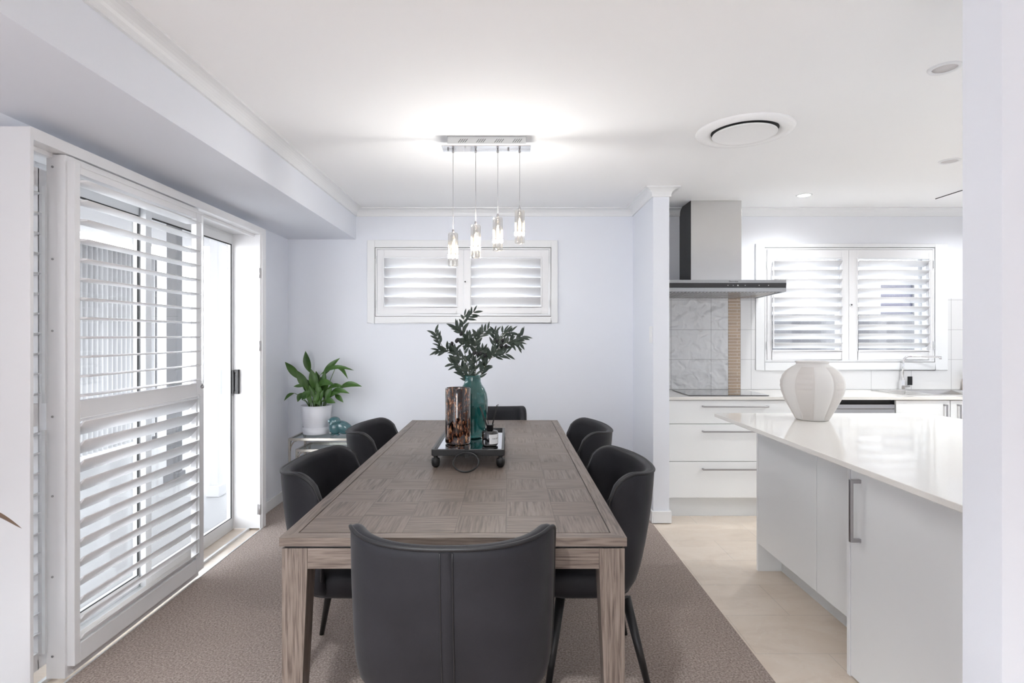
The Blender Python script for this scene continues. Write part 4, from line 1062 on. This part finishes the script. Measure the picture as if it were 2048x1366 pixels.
# ================================================================== ISLAND
IX0 = 1.443
iw = MB().prism([(1.208, 3.27), (1.208, 1.40), (2.47, 1.40), (2.47, 3.02), (2.43, 3.27)], 'z', .879, .900)
tag(iw.build('worktop', M['stone'], bevel=.002, loc=(1.8, 2.4, .879)), 'large cream stone island worktop carrying the white vase', 'worktop')
ia = thing('island_cabinet', 'white island cabinet with two flat panels and recessed kickboard, far end of the island', 'cabinet', (1.9, 2.8, FZ))
part(MB().box(IX0+.02, 2.40, 2.26, 3.226, .155, .877), 'carcass', M['cab'], ia)
part(MB().box(IX0, IX0+.018, 2.618, 3.224, .155, .873), 'panel', M['cab'], ia)
part(MB().box(IX0, IX0+.018, 2.258, 2.613, .155, .873), 'panel', M['cab'], ia)
part(MB().box(IX0, 2.42, 3.227, 3.245, FZ, .878), 'end_panel', M['cab'], ia)
part(MB().box(IX0+.135, IX0+.15, 2.26, 3.226, FZ, .154), 'kickboard', M['kick'], ia)
ib = thing('island_cabinet', 'white island cabinet with one tall door and long vertical handle, nearest the camera', 'cabinet', (1.9, 1.8, FZ))
part(MB().box(1.383, 2.40, 1.42, 2.252, FZ, .877), 'carcass', M['cab'], ib)
d_ = MB().box(1.364, 1.381, 1.44, 2.226, .004, .873).build('door', M['cab'], ib, bevel=.0015)
part(MB().box(1.364, 1.3825, 2.232, 2.252, FZ, .877), 'edge_panel', M['cab'], ib)
hy = 2.165
o = MB().box(1.322, 1.334, hy-.007, hy+.007, .553, .795).box(1.330, 1.364, hy-.007, hy+.007, .553, .567).box(1.330, 1.364, hy-.007, hy+.007, .781, .795).build('handle', M['satin'], None, bevel=.002)
o.parent = d_; o.data.transform(Matrix.Translation(-Vector(ib.location)))
# big white ceramic vase
c = Vector((1.643, 3.02, .9005)); prof = [(.070, 0), (.0815, .004), (.094, .030), (.115, .070), (.136, .115), (.150, .155), (.1545, .188), (.149, .222), (.131, .255), (.103, .280), (.083, .293), (.077, .300), (.081, .308), (.084, .312), (.080, .314), (.069, .310), (.067, .296), (.078, .28)]
# refine the profile
rp = []
for i in range(len(prof)-1):
    for k in range(6):
        t = k/6; p0, p1, p2, p3 = prof[max(i-1, 0)], prof[i], prof[i+1], prof[min(i+2, len(prof)-1)]
        rp.append(tuple(.5*(2*p1[q_]+(p2[q_]-p0[q_])*t+(2*p0[q_]-5*p1[q_]+4*p2[q_]-p3[q_])*t*t+(-p0[q_]+3*p1[q_]-3*p2[q_]+p3[q_])*t**3) for q_ in (0, 1)))
rp.append(prof[-1]); n = 180; NSEG = 10; v = []
for r_, z in rp:
    for j in range(n):
        a = 2*PI*j/n; u = (a+.12)/(2*PI)*NSEG; fr_ = u % 1; seg = int(u) % NSEG
        fade = min(1, max(0, (z-.005)/.03))*min(1, max(0, (.290-z)/.03))
        g = -.005*max(0, 1-min(fr_, 1-fr_)/.05)*fade+.002*math.sin(PI*fr_)*fade
        if seg % 2 == 0: g += .0012*math.sin(z*2*PI/.007)*fade*(1 if .15 < fr_ < .95 else 0)
        v.append(((r_+g)*math.cos(a)+c.x, (r_+g)*math.sin(a)+c.y, z+c.z))
K = len(rp); m_ = MB()
for pass_ in (0, 1):
    m_.add(v, [(i*n+j, i*n+(j+1) % n, (i+1)*n+(j+1) % n, (i+1)*n+j) for i in range(K-1) for j in range(n)
               if (int((2*PI*(j+.5)/n+.12)/(2*PI)*NSEG) % NSEG % 2 == 0 and .006 < rp[i][1] < .285 and i < K-20) == bool(pass_)], pass_, True)
m_.add(v[:n], [tuple(range(n))])
tag(m_.build('ceramic_vase', [M['vasew'], mat('greige_washed_ceramic', (.585, .555, .53), .8)], loc=c), 'large round whitewashed ceramic vase with vertical segments on the island', 'vase')

# ================================================================== NEAR LEFT PLANT (only a leaf tip reaches the picture)
fp = thing('potted_plant', 'plant showing only a brown pointed leaf tip at the left picture edge', 'plant', (-1.48, 1.22, 0))
b0 = Vector((-1.48, 1.22, 0))
MB().lathe([(.10, 0), (.12, .005), (.15, .30), (.145, .30), (.13, .28), (.001, .27)], b0, 32).build('pot', M['pot'], fp)
m_ = MB()
def strap(pts, W):
    P = [Vector(p) for p in pts]; path = []
    for i in range(len(P)-1):
        p0 = P[max(i-1, 0)]; p1 = P[i]; p2 = P[i+1]; p3 = P[min(i+2, len(P)-1)]
        for k in range(8):
            t = k/8; path.append(.5*((2*p1)+(p2-p0)*t+(2*p0-5*p1+4*p2-p3)*t*t+(-p0+3*p1-3*p2+p3)*t**3))
    path.append(P[-1]); n = len(path); v = []
    for i, p in enumerate(path):
        t = i/(n-1); T = (path[min(i+1, n-1)]-path[max(i-1, 0)]).normalized(); s_ = T.cross(Vector((0, 0, 1)))
        if s_.length < .01: s_ = Vector((0, 1, 0))
        s_.normalize(); w_ = W*.5*(1-t**3)*(.4+.6*min(1, t*3)); v += [p-s_*w_+Vector((0, 0, w_*.4)), p, p+s_*w_+Vector((0, 0, w_*.4))]
    m_.add(v, [(i*3+j, i*3+j+1, (i+1)*3+j+1, (i+1)*3+j) for i in range(n-1) for j in range(2)], 0, True)
strap([(-1.48, 1.22, .27), (-1.44, 1.22, .70), (-1.25, 1.21, .965), (-1.13, 1.205, .975), (-1.040, 1.20, .937)], .034)
strap([(-1.48, 1.22, .27), (-1.52, 1.18, .75), (-1.60, 1.05, .95), (-1.66, .95, .90)], .04)
strap([(-1.48, 1.22, .27), (-1.50, 1.25, .80), (-1.48, 1.35, 1.0), (-1.50, 1.48, .98)], .04)
m_.build('leaves', M['bird'], fp)
